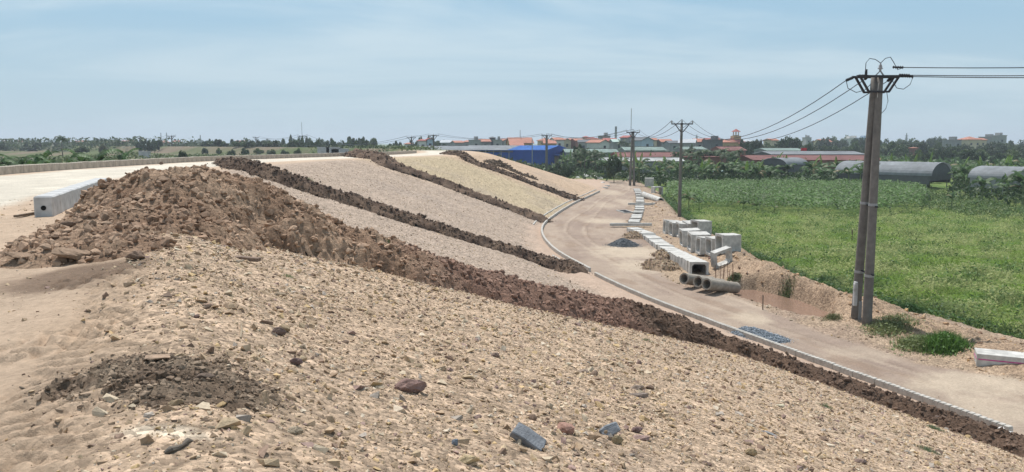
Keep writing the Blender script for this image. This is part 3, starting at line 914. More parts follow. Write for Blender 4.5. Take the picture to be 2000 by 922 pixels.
# stones on the farther slopes
x, y = sector(30000, 28, 125, -34, 8)
t = curve_t(CREST, x, y); k = curve_t(KERB, x, y)
ok = (t > 0.3) & (t < 19.5) & (k < 0) & ~onheap(x, y) & (rng.uniform(0, 1, len(x)) < np.clip(0.25 + 0.8 * fbm(x / 4, y / 4, 3) + 0.4, 0.1, 1))
x, y = x[ok], y[ok]; s = rng.uniform(0.025, 0.085, len(x))
me = scatter('gravel', PEB, np.stack([x, y, fine_at(x, y)], 1), s[:, None] * rng.uniform(.7, 1.3, (len(x), 3)), pal(len(x)) * 0.9, M['rock'], 0.4)
tag(link('gravel', me), 'small stones covering the farther slope between the earth ridges', 'gravel', kind='stuff')
# rubble on the bank and the road edge
x, y = sector(60000, 20, 120, 3, 36)
k = curve_t(KERB, x, y); rs = poly_sd(ROADPOLY, x, y); fs = poly_sd(FIELD_POLY, x, y); ds = poly_sd(DITCH, x, y)
nz = fbm(x / 1.5, y / 1.5, 3)
ok = (k > 0.3) & (rs > -0.2 + 0.5 * nz) & (fs > -0.3 + 0.6 * nz) & (ds > 0.0) & ~onheap(x, y) & (rng.uniform(0, 1, len(x)) < 0.45 + 0.6 * nz)
ok &= (np.hypot(x, y) < 60) | (rng.uniform(0, 1, len(x)) < 0.5)
x, y = x[ok], y[ok]
bd = seg_dist(BERM, x, y)
s = 0.02 * (7.5 ** (rng.uniform(0, 1, len(x)) ** 2.6)) * np.where(bd < 2.2, 1.25, 0.8)
cb_ = np.where((bd < 2.5)[:, None], pal(len(x)) * [0.95, 0.85, 0.78], pal(len(x)) * 0.78)
me = scatter('rubble', STONE, np.stack([x, y, fine_at(x, y) + s * 0.2], 1), s[:, None] * rng.uniform(.7, 1.3, (len(x), 3)), cb_, M['rock'], 0.5)
tag(link('rubble', me), 'brown and tan rubble covering the bank along the ditch and the road edge', 'rubble', kind='stuff')
# crumbs on the strip and road
x, y = sector(9000, 18, 90, -2, 35)
k = curve_t(KERB, x, y); rs = poly_sd(ROADPOLY, x, y); t = curve_t(CREST, x, y)
ok = ((rs < 0) | ((t > 19) & (k < -.3))) & ~onheap(x, y) & (rng.uniform(0, 1, len(x)) < 0.35 + fbm(x / 2, y / 2, 3))
x, y = x[ok], y[ok]; s = 0.012 * (4.0 ** (rng.uniform(0, 1, len(x)) ** 2.5))
me = scatter('crumbs', PEB, np.stack([x, y, fine_at(x, y)], 1), s[:, None] * rng.uniform(.7, 1.3, (len(x), 3)), pal(len(x)) * 0.8, M['rock'], 0.4)
tag(link('crumbs', me), 'crumbs of earth and small stones lying on the lower road', 'gravel', kind='stuff')

# ------------------------------------------------------------------ kerbs
def along(C, p0, p1):
    """points of a curve between the ones nearest to p0 and p1, with cumulative length"""
    i = ((C - np.array(p0)) ** 2).sum(1).argmin(); j = ((C - np.array(p1)) ** 2).sum(1).argmin()
    Q = C[i:j + 1] if i < j else C[j:i + 1][::-1]
    s = np.concatenate([[0], np.cumsum(np.hypot(*np.diff(Q, axis=0).T))])
    return Q, s

def at_s(Q, s, q):
    return np.interp(q, s, Q[:, 0]), np.interp(q, s, Q[:, 1])

def offset_curve(C, d):
    T = np.gradient(C, axis=0); T /= np.linalg.norm(T, axis=1)[:, None]
    return C + np.stack([T[:, 1], -T[:, 0]], 1) * d

def kerb_profile_mesh(name, length, wd, ht, mat_, chamf=0.03, teeth=0, hole=0.0, sink=0.1):
    bm = bmesh.new()
    n = teeth if teeth else 1
    for i in range(n):
        L0 = length / n
        add_box(bm, (wd * 0, -length / 2 + L0 * (i + .5), (ht - sink) / 2), (wd, L0 - (0.04 if teeth else 0), ht + sink), bev=chamf)
    if teeth:
        add_box(bm, (0, 0, (ht - sink) / 2 - 0.025), (wd - 0.014, length - 0.012, ht + sink - 0.05))
    me = bpy.data.meshes.new(name); bm.to_mesh(me); bm.free(); me.materials.append(mat_)
    return me

def lay(name, C, p0, p1, step, me_list, label, cat, group, jit=0.01, zfun=None, first=None, skip=()):
    Q, s = along(C, p0, p1)
    n = int(s[-1] / step)
    for i in range(n):
        if i in skip: continue
        q = (i + 0.5) * step
        x, y = at_s(Q, s, q); xa, ya = at_s(Q, s, q - step / 2); xb, yb = at_s(Q, s, q + step / 2)
        z = float(zfun(x, y)) if zfun else float(base_h(np.array([x]), np.array([y]))[0])
        me = me_list[int(rng.integers(0, len(me_list)))]
        o = link(name, me, None, (x + rng.normal(0, jit), y + rng.normal(0, jit), z + rng.normal(0, jit * 0.5)))
        o.rotation_euler = (0, rng.normal(0, jit * 0.8), math.atan2(yb - ya, xb - xa) - R(90) + rng.normal(0, jit))
        tag(o, first if (i == 0 and first) else label, cat, None if (i == 0 and first) else group)

up_m = [kerb_profile_mesh('kerb_block', 0.955, 0.4, 0.47 + e, M['kerbstone'], 0.03) for e in (0, 0.01)]
FARK = offset_curve(CREST, -12.3)
Q_ = FARK[(FARK[:, 1] > 30) & (FARK[:, 1] < 150)]
lay('kerb_block', FARK, (Q_[0][0], Q_[0][1]), (-12.4, 141), 1.0, up_m, 'brown weathered kerb block in the long row along the far side of the upper road', 'kerb block',
    'kerb blocks along the far edge of the upper road', 0.012, lambda x, y: 6.6)
# the short pale row beside the heap: the first block shows its hole
nk0 = G(86, 423)[:2]; nk1 = (-15.7, 30.4)
dirn = Vector((nk1[0] - nk0[0], nk1[1] - nk0[1], 0)).normalized()
lm = kerb_profile_mesh('kerb_block', 0.965, 0.42, 0.50, M['concrete'], 0.035)
angk = math.atan2(dirn.y, dirn.x) - R(90)
names_k = ['pale grey kerb block at the near end of its row, dark hole in its face'] + ['pale grey concrete kerb block in the short row beside the big clod heap'] * 10
for i in range(11):
    c = Vector((nk0[0], nk0[1], 6.6)) + dirn * (0.5 + i * 0.995)
    c.x += 0.012 * math.sin(i * 2.1)
    if i == 0:
        t_ = thing('kerb_block', names_k[0], 'kerb block', c, angk)
        b_o = link('block', lm, t_)
        bm = bmesh.new()
        bmesh.ops.create_circle(bm, cap_ends=True, radius=0.06, segments=20, matrix=Matrix.Translation((0.0, -0.4955, 0.21)) @ Matrix.Rotation(R(90), 4, 'X'))
        bmobj('hole', bm, M['black_hole'], t_)
    else:
        o = link('kerb_block', lm, None, c); o.rotation_euler = (0, 0, angk + 0.01 * math.sin(i * 3.3))
        tag(o, names_k[i], 'kerb block', 'pale kerb blocks in the short row beside the heap')
# board lying at its foot
bm = bmesh.new(); add_box(bm, (0, 0, 0.04), (0.09, 1.6, 0.05))
M['wood_old'] = mat('old_wood', (0.17, 0.125, 0.09), 0.9, var=0.3, scale=12, bump=0.4)
o = bmobj('board', bm, M['wood_old']); o.location = (nk0[0] - 0.55, nk0[1] + 0.45, 6.6); o.rotation_euler = (0, 0, angk - 0.28)
tag(o, 'thin weathered board lying on the sand beside the holed kerb block', 'board')

# lower kerb: near stretch in short stones, far stretch doubled
KT = [kerb_profile_mesh('kerb_stone', 0.99, 0.18, 0.21, M['kerb_dusty'], 0.012, teeth=5) for _ in (0,)]
KS = [kerb_profile_mesh('kerb_stone', 0.97, 0.17, 0.25, M['kerb_dusty'], 0.015)]
kz = lambda x, y: 0.03
p_end = onz(1942, 852, 0.1); p_join = onz(1150, 532, 0.1)
lay('kerb_stone', KERB, p_end, p_join, 1.0, KT, 'pale notched kerb stone in the near stretch of the lower kerb line', 'kerb stone', 'notched kerb stones along the near lower road', 0.008, kz)
lay('kerb_stone', offset_curve(KERB, 0.12), (p_join[0], p_join[1] + 0.9), onz(1172, 373, 0.1), 1.0, KS, 'pale kerb stone in the far stretch of the lower kerb line', 'kerb stone', 'kerb stones along the far lower road', 0.008, kz)
lay('kerb_stone', offset_curve(KERB, -0.85), onz(1070, 440, 0.2), onz(1165, 371, 0.2), 1.0, KS, 'kerb stone of the inner line beside the far kerb at the slope foot', 'kerb stone', 'inner kerb stones at the foot of the slope', 0.008, lambda x, y: 0.08)
lay('kerb_stone', offset_curve(KERB, -0.95), onz(1117, 518, 0.2), onz(1098, 498, 0.2), 1.0, KS, 'short loose piece of inner kerb where the second dark ridge meets the strip', 'kerb stone', 'short inner kerb pieces near the second ridge', 0.01, lambda x, y: 0.10)
p = onz(2010, 872, 0.1)
o = link('kerb_stone', KS[0], None, (p[0], p[1], 0.05)); o.rotation_euler = (0, 0, R(22)); tag(o, 'single kerb stone past the end of the near kerb, at the right edge', 'kerb stone')
# torn white sack at the end of the kerb
def crumple(name, size, seed, material, hgt=0.6):
    bm = bmesh.new()
    bmesh.ops.create_icosphere(bm, subdivisions=3, radius=1.0)
    for v in bm.verts:
        n_ = perlin(v.co.x * 1.7 + seed, v.co.y * 1.7 + v.co.z).item(); n2_ = abs(perlin(v.co.x * 4 + seed, v.co.y * 4 - v.co.z * 3).item())
        v.co *= 1 + 0.45 * n_ + 0.3 * n2_
        v.co.z = max(v.co.z, -0.25) * hgt
        v.co *= size
    return bmobj(name, bm, material)
M['sack'] = mat('white_sacking', (0.62, 0.60, 0.57), 0.8, var=0.2, scale=8, bump=0.3)
p = onz(1956, 854, 0.05)
o = crumple('sack', 0.26, 3, M['sack'], 0.8); o.location = (p[0], p[1], 0.08); o.rotation_euler = (0, 0, 0.5)
tag(o, 'crumpled white sack lying at the end of the near kerb', 'sack')
# stake
bm = bmesh.new(); add_box(bm, (0, 0, 0.2), (0.09, 0.05, 0.5), M=Matrix.Rotation(R(-38), 4, 'Y'))
p = onz(1548, 706, 0.1)
o = bmobj('stake', bm, M['wood_old']); o.location = (p[0], p[1], 0.12); tag(o, 'short brown wooden stake leaning against the near kerb', 'stake')

# ------------------------------------------------------------------ box culverts
def culvert_mesh(wd, ht, ln, th):
    """hollow concrete box with chamfered inner corners and a collar at one end; open along Y"""
    bm = bmesh.new()
    ch = 0.13
    def loop(w_, h_, c_, y, dz=0.0):
        a, b = w_ / 2, h_ / 2
        pts = [(-a + c_, -b), (a - c_, -b), (a, -b + c_), (a, b - c_), (a - c_, b), (-a + c_, b), (-a, b - c_), (-a, -b + c_)]
        return [bm.verts.new((px, y, pz + ht / 2)) for px, pz in pts]
    ys = [-ln / 2, -ln / 2 + 0.10, -ln / 2 + 0.101, ln / 2]
    ex = [0.05, 0.05, 0.0, 0.0]
    outer = [loop(wd + e, ht + e, 0.02, y) for y, e in zip(ys, ex)]
    inner = [loop(wd - 2 * th, ht - 2 * th, ch, y) for y in (ys[0], ys[-1])]
    for A, B in zip(outer, outer[1:]):
        for k in range(8): bm.faces.new((A[k], A[(k + 1) % 8], B[(k + 1) % 8], B[k]))
    for k in range(8): bm.faces.new((inner[0][k], inner[1][k], inner[1][(k + 1) % 8], inner[0][(k + 1) % 8]))
    for k in range(8):
        bm.faces.new((outer[0][(k + 1) % 8], outer[0][k], inner[0][k], inner[0][(k + 1) % 8]))
        bm.faces.new((outer[-1][k], outer[-1][(k + 1) % 8], inner[1][(k + 1) % 8], inner[1][k]))
    bmesh.ops.recalc_face_normals(bm, faces=bm.faces)
    me = bpy.data.meshes.new('box_culvert'); bm.to_mesh(me); bm.free(); me.materials.append(M['concrete_white'])
    return me
CV = culvert_mesh(1.3, 1.25, 1.35, 0.13)
CVS = culvert_mesh(1.15, 1.0, 1.0, 0.12)
# row laid in the ground
row_s = [(12.05, 50.9), (11.45, 56), (11.3, 61), (11.6, 66), (11.4, 72), (10.9, 77.2)]
row_f = [(12.6, 80.0), (14.2, 92), (16.7, 106), (20.0, 126), (23.2, 148)]
row_s = catmull([onz(u, v, 0.5) for u, v in ((1366, 522), (1335, 500), (1300, 477), (1262, 452), (1232, 440))], 30)
row_f = catmull([onz(u, v, 0.35) for u, v in ((1237, 432), (1247, 412), (1250, 390), (1248, 376), (1243, 366))], 30)
def lay_boxes(Q, me, step, z0, z1, label, group, first=None, gaps=()):
    s = np.concatenate([[0], np.cumsum(np.hypot(*np.diff(Q, axis=0).T))]); n = int(s[-1] / step)
    for i in range(n):
        if i in gaps: continue
        q = (i + .5) * step
        x, y = at_s(Q, s, q); xa, ya = at_s(Q, s, q - step / 2); xb, yb = at_s(Q, s, q + step / 2)
        f = i / max(n - 1, 1)
        o = link('box_culvert', me, None, (x + rng.normal(0, 0.025), y, z0 + (z1 - z0) * min(1, f * 2.5) + rng.normal(0, 0.025)))
        o.rotation_euler = (rng.normal(0, .015), rng.normal(0, .02), math.atan2(yb - ya, xb - xa) - R(90) + rng.normal(0, 0.03))
        tag(o, first if i == 0 and first else label, 'box culvert', None if i == 0 and first else group)
lay_boxes(row_s, CVS, 1.02, -0.22, -0.62, 'pale concrete box culvert sunk in the ground in the row along the road', 'box culverts laid in the ground along the road',
          'box culvert at the open end of the sunken row, dark square mouth above the pipes')
lay_boxes(row_f, CVS, 1.02, -0.72, -0.80, 'sunken box culvert of the far part of the row, pale top showing', 'box culverts of the far sunken row', gaps=(3, 9, 10, 14, 15, 22, 27, 28, 34, 40, 41, 47, 52))
# beams across
for (u, v, ln, rz_, lb) in ((1232, 438, 4.2, 0.02, 'pale concrete beam lying across the near end of the far culvert row'), (1253, 398, 3.6, -0.05, 'thin pale beam lying across the far culvert row')):
    p = onz(u, v, 0.3)
    bm = bmesh.new(); add_box(bm, (0, 0, 0.16), (ln, 0.32, 0.28), bev=0.02)
    if ln > 4: add_box(bm, (-0.1, 0.5, 0.14), (ln - 0.6, 0.22, 0.2), bev=0.02)
    o = bmobj('beam', bm, M['concrete_white']); o.location = (p[0], p[1], 0.12); o.rotation_euler = (0, 0, rz_); tag(o, lb, 'beam')
# loose boxes on the bank, as they lie in the photograph: (u of centre, v of foot, heading)
def drop(u, v, z=None):
    p = G(u, v)
    return p
loose = [(1312, 456, 62, 1.0, 'box culvert at the far left end of the loose culverts, standing on edge'),
         (1325, 460, 66, 1.0, 'second loose box culvert from the left on the bank'),
         (1338, 462, 63, 1.0, 'third loose box culvert from the left, in the middle of the farther cluster'),
         (1352, 460, 70, 1.0, 'fourth loose box culvert of the farther cluster'),
         (1370, 458, 80, 1.0, 'loose box culvert half hidden behind the others at the field edge'),
         (1350, 480, 60, 1.1, 'first loose box culvert of the nearer cluster, its white lid top in the sun'),
         (1366, 489, 62, 1.1, 'second loose box culvert of the nearer cluster'),
         (1382, 496, 64, 1.0, 'third loose box culvert of the nearer cluster, mouth facing the road'),
         (1404, 497, 68, 1.0, 'large loose box culvert in the nearer cluster, long side to the camera'),
         (1424, 492, 70, 1.0, 'last loose box culvert on the right, against the green field')]
for (u, v, deg, sc_, lb) in loose:
    p = G(u, v)
    o = link('box_culvert', CV, None, (p[0], p[1] + 0.3, p[2] - 0.05)); o.scale = (sc_, sc_, sc_)
    o.rotation_euler = (R(rng.normal(0, 2)), R(rng.normal(0, 3)), R(-(90 - deg) - 62))
    tag(o, lb, 'box culvert')
p = G(1407, 519)
CT = culvert_mesh(1.35, 1.1, 0.5, 0.12)
o = link('box_culvert', CT, None, (p[0] + .1, p[1], p[2] + 0.05)); o.rotation_euler = (R(8), R(-14), R(24))
tag(o, 'short open concrete frame tilted to the right in front of the loose culverts', 'box culvert')
# two far ones
p = onz(1268, 364, 0); o = link('box_culvert', CV, None, (p[0], p[1], 0)); o.scale = (1.3, 1.3, 1.3); o.rotation_euler = (0, 0, R(80)); tag(o, 'grey box culvert standing alone at the edge of the banana plants', 'box culvert')
p = onz(1283, 382, 0); o = link('box_culvert', CV, None, (p[0], p[1], 0)); o.scale = (1.1, 1.1, 1.15); o.rotation_euler = (0, 0, R(12)); tag(o, 'box culvert with its open mouth to the camera behind the white pipe', 'box culvert')
# white box half out of the frame at right, with a pink line
p = G(1916, 712)
bm = bmesh.new(); add_box(bm, (1.0, 0, 0.12), (2.3, 0.95, 0.62), bev=0.015)
t_ = thing('concrete_block', 'big pale concrete slab with a pink painted line, at the right edge', 'concrete slab', (p[0] + 0.15, p[1] + 0.35, p[2]), R(-25))
bmobj('slab', bm, M['concrete_white'], t_)
M['pink_paint'] = mat('pink_paint', (0.55, 0.10, 0.28), 0.7, var=0.2)
bm = bmesh.new(); add_box(bm, (1.0, -0.478, 0.22), (2.2, 0.006, 0.045)); add_box(bm, (-0.153, 0, 0.22), (0.006, 0.85, 0.045))
bmobj('painted_line', bm, M['pink_paint'], t_)

# ------------------------------------------------------------------ pipes
def pipe(name, label, a, b, r_out, r_in, material, flare=0.0):
    a, b = Vector(a), Vector(b); d = (b - a); L = d.length; n = 28
    bm = bmesh.new()
    prof = [(0, r_out + flare), (0.16, r_out + flare), (0.20, r_out), (L, r_out), (L, r_in), (0, r_in)] if flare else [(0, r_out), (L, r_out), (L, r_in), (0, r_in)]
    rings = [[bm.verts.new((r_ * math.cos(2 * math.pi * k / n), r_ * math.sin(2 * math.pi * k / n), y)) for k in range(n)] for y, r_ in prof]
    for i in range(len(rings)):
        A, B = rings[i], rings[(i + 1) % len(rings)]
        for k in range(n): bm.faces.new((A[k], A[(k + 1) % n], B[(k + 1) % n], B[k]))
    bmesh.ops.recalc_face_normals(bm, faces=bm.faces)
    o = bmobj(name, bm, material, smooth=False)
    o.location = a; o.rotation_euler = d.to_track_quat('Z', 'Y').to_euler()
    return tag(o, label, 'pipe')
M['pipe'] = mat('concrete_pipe', (0.30, 0.265, 0.22), 0.85, var=0.2, scale=4, var2=0.15, scale2=1, bump=0.3)
def pz(u, v, z): p = onz(u, v, z); return (p[0], p[1], z)
PD = Vector((2.1, 1.9, -0.55))
for (u, v, f, lb) in ((1336, 544, 1.0, 'concrete pipe farthest left of the three by the culvert mouth'), (1363, 550, 0.85, 'middle concrete pipe of the three, partly hidden by the long one'), (1380, 555, 1.05, 'longest concrete pipe, lying in front with its right end over the ditch')):
    a = Vector(pz(u, v, .62)); pipe('pipe', lb, a, a + PD * f, 0.33, 0.245, M['pipe'])
pipe('pipe', 'white concrete pipe lying on the rubble far down the road', pz(1257, 380, .5), pz(1291, 392, .5), 0.42, 0.3, M['concrete_white'], 0.06)
# drain grate and its kerb box
p = onz(1221, 414, 0)
t_ = thing('drain_grate', 'square iron drain grate set in the lower road', 'drain grate', (p[0], p[1], 0.02), R(8))
bm = bmesh.new()
for sx_, sy_, w_, h_ in ((0, -1.7, 1.3, .14), (0, 1.7, 1.3, .14), (-.6, 0, .14, 3.26), (.6, 0, .14, 3.26)): add_box(bm, (sx_, sy_, 0.04), (w_, h_, 0.12))
bmobj('frame', bm, M['concrete_white'], t_)
bm = bmesh.new()
for k in range(11): add_box(bm, (0, -1.5 + 0.3 * k, 0.05), (1.06, 0.12, 0.05))
for k in (-.35, 0, .35): add_box(bm, (k, 0, 0.035), (0.06, 3.24, 0.05))
bmobj('grating', bm, M['steel_dark'], t_)
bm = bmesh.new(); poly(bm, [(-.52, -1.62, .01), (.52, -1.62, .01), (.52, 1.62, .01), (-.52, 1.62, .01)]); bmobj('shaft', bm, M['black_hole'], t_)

# reinforcing bars standing by the culvert mouth
M['rust'] = mat('rusty_steel', (0.16, 0.085, 0.05), 0.8, var=0.3, scale=30)
for k in range(9):
    p = G(1396 + 4.6 * k + rng.normal(0, 1.2), 552 - 2.2 * (k % 3) + rng.normal(0, 1.5))
    bm = bmesh.new(); h_ = 0.75 + rng.uniform(0, 0.45); lean = rng.normal(0, 0.04, 2)
    add_tube(bm, [(0, 0, -0.2), (lean[0] * .5, lean[1] * .5, h_ / 2), (lean[0], lean[1], h_)], 0.016, 5)
    o = bmobj('rebar', bm, M['rust']); o.location = p
    tag(o, 'thin rusty reinforcing bar standing in the ground beside the culvert mouth', 'steel bar', 'reinforcing bars by the culvert mouth')
for (u, v, h_, lb) in ((1490, 605, 0.75, 'lone thin stake standing in the muddy ditch'), (1664, 470, 1.0, 'dark post standing in the grass left of the double pole'), (1789, 475, 0.5, 'short post standing in the grass right of the double pole')):
    p = G(u, v)
    bm = bmesh.new(); add_tube(bm, [(0, 0, -0.3), (-0.02, 0, h_)], 0.03 if h_ < .8 else 0.05, 6)
    o = bmobj('post', bm, M['wood_old']); o.location = p; tag(o, lb, 'post')

# ------------------------------------------------------------------ power poles and wires
def insul(parent, p, d, name='insulator'):
    """string of ribbed discs from p along d"""
    p = Vector(p); d = Vector(d); L = d.length; n = 5
    bm = bmesh.new(); pts = [p]; rad = [0.02]
    for k in range(n):
        a = p + d * ((k + 0.1) / n); b = p + d * ((k + 0.5) / n); c = p + d * ((k + 0.9) / n)
        pts += [a, b, c]; rad += [0.035, 0.075, 0.035]
    pts.append(p + d); rad.append(0.02)
    add_tube(bm, pts, rad, 8)
    return bmobj(name, bm, M['steel_dark'], parent)

def rod(parent, name, pts, r_, material, seg=6):
    bm = bmesh.new(); add_tube(bm, pts, r_, seg); return bmobj(name, bm, material, parent)

def bars(parent, name, segs, w_, material):
    bm = bmesh.new()
    for a, b in segs:
        a, b = Vector(a), Vector(b); d = b - a
        m_ = Matrix.Translation((a + b) / 2) @ d.to_track_quat('Z', 'Y').to_matrix().to_4x4() @ Matrix.Diagonal((w_, w_, d.length, 1))
        r_ = bmesh.ops.create_cube(bm, size=1); bmesh.ops.transform(bm, matrix=m_, verts=r_['verts'])
    return bmobj(name, bm, material, parent)

def pin(parent, p, h_=0.32):
    bm = bmesh.new()
    zz = [0, .06, .08, .12, .14, .18, .20, .24, .26, h_]; rr_ = [.05, .05, .11, .11, .06, .09, .05, .075, .04, .03]
    add_tube(bm, [Vector(p) + Vector((0, 0, z)) for z in zz], rr_, 10)
    return bmobj('insulator', bm, M['porcelain'], parent)

ATT = {}
# near double pole
pb1 = G(1671, 620); pb2 = G(1693, 632)
H1 = at(1708, 150, 35.6)
def near_pole():
    c = Vector(((pb1[0] + pb2[0]) / 2, (pb1[1] + pb2[1]) / 2, min(pb1[2], pb2[2])))
    t_ = thing('power_pole', 'tall double concrete power pole standing at the ditch, nearest to the camera', 'power pole', c)
    topL = Vector(at(1708.5, 150, 36.1)) - c; topR = Vector(at(1718, 150, 36.0)) - c
    for k, (b, tp) in enumerate(((Vector(pb1) - c, topL), (Vector(pb2) - c, topR))):
        bm = bmesh.new(); n = 12
        b = b - (tp - b) * 0.05
        add_tube(bm, [b + (tp - b) * (i / n) for i in range(n + 1)], [0.215 + (0.155 - 0.215) * i / n for i in range(n + 1)], 24)
        bmobj('shaft', bm, M['pole'], t_, smooth=True)
        ends = (b, tp)
        for f in (0.235, 0.51):
            q = b + (tp - b) * f; r_ = 0.215 - 0.06 * f + 0.012
            bm = bmesh.new(); add_tube(bm, [q - Vector((0, 0, .06)), q + Vector((0, 0, .06))], r_, 24); bmobj('band', bm, M['steel_light'], t_)
    for z in (0.235, 0.51):
        qa = (Vector(pb1) - c) * 1.0; qa = qa + (topL - qa) * (z - 0.03); qb = (Vector(pb2) - c); qb = qb + (topR - qb) * (z - 0.03)
        d = (qb - qa).normalized()
        bars(t_, 'clamp', [(qa - d * 0.32, qb + d * 0.32)], 0.07, M['steel_dark'])
    # grounding strip in the gap, name board and box near the foot
    q0 = (topL + topR) / 2; q1 = q0 * 0.52
    rod(t_, 'earth_strip', [q0 + Vector((-.02, -.2, -.3)), q1 + Vector((-0.02, -0.22, 0))], 0.018, M['concrete_white'], 5)
    bm = bmesh.new(); add_box(bm, (Vector(pb1) - c) + Vector((-0.13, -0.14, 1.15)), (0.16, 0.2, 1.15), bev=0.03)
    add_box(bm, (Vector(pb1) - c) + Vector((-0.16, -0.17, 1.5)), (0.14, 0.2, 0.3), bev=0.03)
    bmobj('cable_guard', bm, M['concrete'], t_)
    bm = bmesh.new(); add_box(bm, (Vector(pb1) - c) + Vector((0.10, -0.2, 0.35)), (0.16, 0.06, 0.9), bev=0.01); bmobj('plate', bm, M['steel_light'], t_)
    # crossarm across the line of the wires
    ztop = topL.z - 0.02
    ax = Vector((1.0, 0.0, 0)).normalized(); cx_ = q0.copy(); cx_.z = ztop
    arm = 1.02
    bars(t_, 'crossarm', [(cx_ - ax * arm + Vector((0, -.24, .02)), cx_ + ax * arm + Vector((0, -.24, .02))), (cx_ - ax * arm + Vector((0, .24, .02)), cx_ + ax * arm + Vector((0, .24, .02)))], 0.1, M['steel_dark'])
    lo = cx_ + Vector((0, 0, -0.66))
    for s in (-1, 1):
        bars(t_, 'brace', [(cx_ + ax * s * 0.86 + Vector((0, -.24, 0)), lo + ax * s * 0.45 + Vector((0, -.24, 0))), (cx_ + ax * s * 0.86 + Vector((0, .24, 0)), lo + ax * s * 0.45 + Vector((0, .24, 0)))], 0.085, M['steel_dark'])
    bars(t_, 'brace', [(lo - ax * 0.47 + Vector((0, -.24, 0)), lo + ax * 0.47 + Vector((0, -.24, 0))), (lo - ax * 0.47 + Vector((0, .24, 0)), lo + ax * 0.47 + Vector((0, .24, 0)))], 0.085, M['steel_dark'])
    pinp = cx_ + Vector((0.1, -0.05, 0.12))
    bars(t_, 'bracket', [(cx_ + Vector((-.14, 0, 0)), cx_ + Vector((.1, -.05, .28))), (cx_ + Vector((.34, 0, 0)), cx_ + Vector((.1, -.05, .28)))], 0.05, M['steel_light'])
    pin(t_, cx_ + Vector((0.1, -0.05, 0.28)), 0.34)
    # wires leave left and away to the next pole, and right out of the picture
    back = (Vector((18.2, 85, 0)) - Vector((c.x, c.y, 0))).normalized(); fwd = Vector((0.93, -0.36, 0)).normalized()
    bk, fw = [], []
    for k, off in enumerate((-0.98, -0.3, 0.75)):
        zoff = (0, 0.08, 0)[k]
        a = cx_ + ax * off + Vector((0, 0.24, zoff)); b = a + back * 0.35 + Vector((-0.18 if k == 0 else 0, 0, -0.12 if k else -.10))
        insul(t_, a, b - a); bk.append(c + b)
        a2 = cx_ + ax * (0.55, 0.85, 1.0)[k] + Vector((0, -0.24, (0.42, 0.08, 0.02)[k])); b2 = a2 + fwd * 0.45 + Vector((0, 0, -0.03))
        insul(t_, a2, b2 - a2); fw.append(c + b2)
        # jumper loop
        mid = (b + b2) / 2; drop_ = (-0.75, 0.75, -0.55)[k]
    rod(t_, 'jumper', [bk[0] - c, bk[0] - c + Vector((0.1, 0, -.35)), bk[0] - c + Vector((.45, -.1, -.55)), bk[0] - c + Vector((.8, -.15, -.45)), bk[0] - c + Vector((1.1, -.3, -.1))], 0.017, M['wire'], 5)
    f_ = fw[2] - c
    rod(t_, 'jumper', [f_, f_ + Vector((-.12, 0, -.35)), f_ + Vector((-.4, 0, -.55)), f_ + Vector((-.7, 0, -.5)), f_ + Vector((-.85, .1, -.2)), f_ + Vector((-.8, .2, .0))], 0.017, M['wire'], 5)
    tp = cx_ + Vector((0.1, -0.05, 0.62))
    rod(t_, 'jumper', [tp, tp + Vector((-.25, 0, .16)), tp + Vector((-.5, 0, .2)), tp + Vector((-.66, 0, 0)), tp + Vector((-.62, .1, -.35)), tp + Vector((-.6, .2, -.6))], 0.017, M['wire'], 5)
    rod(t_, 'jumper', [tp, tp + Vector((.2, 0, .2)), tp + Vector((.42, 0, .26)), tp + Vector((.6, 0, 0)), tp + Vector((.78, 0, -.3)), fw[0] - c], 0.017, M['wire'], 5)
    rod(t_, 'jumper', [lo + Vector((.42, -.1, 0)), lo + Vector((.5, -.1, -.4)), lo + Vector((.42, -.1, -.75)), lo + Vector((.2, -.1, -1.0))], 0.014, M['wire'], 5)
    insul(t_, cx_ + Vector((-.5, 0, .06)), Vector((-0.35, 0, -0.0))); insul(t_, tp + Vector((-.6, .05, -.55)), Vector((0, 0, .28)))
    ATT[1] = (bk, fw)
near_pole()

def mid_pole(num, label, u, vfoot, vtop, y, arm, r0, r1, twin=0.0, mast=0.0, wr=1.0):
    ft = onz(u, vfoot, 0.1) if vfoot else None
    x0, y0 = (ft if ft else (at(u, 300, y)[0], y))
    if y: x0, y0 = at(u, 300, y)[0], y
    zt = at(u, vtop, y0)[2]
    z0 = float(base_h(np.array([x0]), np.array([y0]))[0])
    t_ = thing('power_pole', label, 'power pole', (x0, y0, z0))
    h_ = zt - z0
    for s in ((-1, 1) if twin else (0,)):
        bm = bmesh.new(); n = 6
        add_tube(bm, [(s * twin * (1 - 0.75 * i / n), 0, -0.4 + (h_ + 0.4) * i / n) for i in range(n + 1)], [r0 + (r1 - r0) * i / n for i in range(n + 1)], 14)
        bmobj('shaft', bm, M['pole'], t_, smooth=True)
    zc = h_ - 0.12 * wr
    bars(t_, 'crossarm', [((-arm, -.2, zc), (arm, -.2, zc))], 0.12 * wr, M['steel_dark'])
    bars(t_, 'brace', [((-arm * .68, -.2, zc), (-.12, -.2, zc - .85 * wr))], 0.09 * wr, M['steel_dark'])
    bars(t_, 'brace', [((arm * .68, -.2, zc), (.12, -.2, zc - .85 * wr))], 0.09 * wr, M['steel_dark'])
    for s in (-1, 1): pin(t_, (s * arm * 0.97, -.2, zc + .05), 0.32 * wr)
    pin(t_, (0, -.1, h_), 0.36 * wr)
    if mast: rod(t_, 'mast', [(-.35, 0.2, h_ - 1.2), (-.35, 0.2, h_ + mast)], 0.05 * wr, M['steel_light'], 5)
    b = Vector((x0, y0, z0))
    ATT[num] = [b + Vector((-arm * .97, -.2, zc + .36 * wr)), b + Vector((0, -.1, h_ + .36 * wr)), b + Vector((arm * .97, -.2, zc + .36 * wr))]
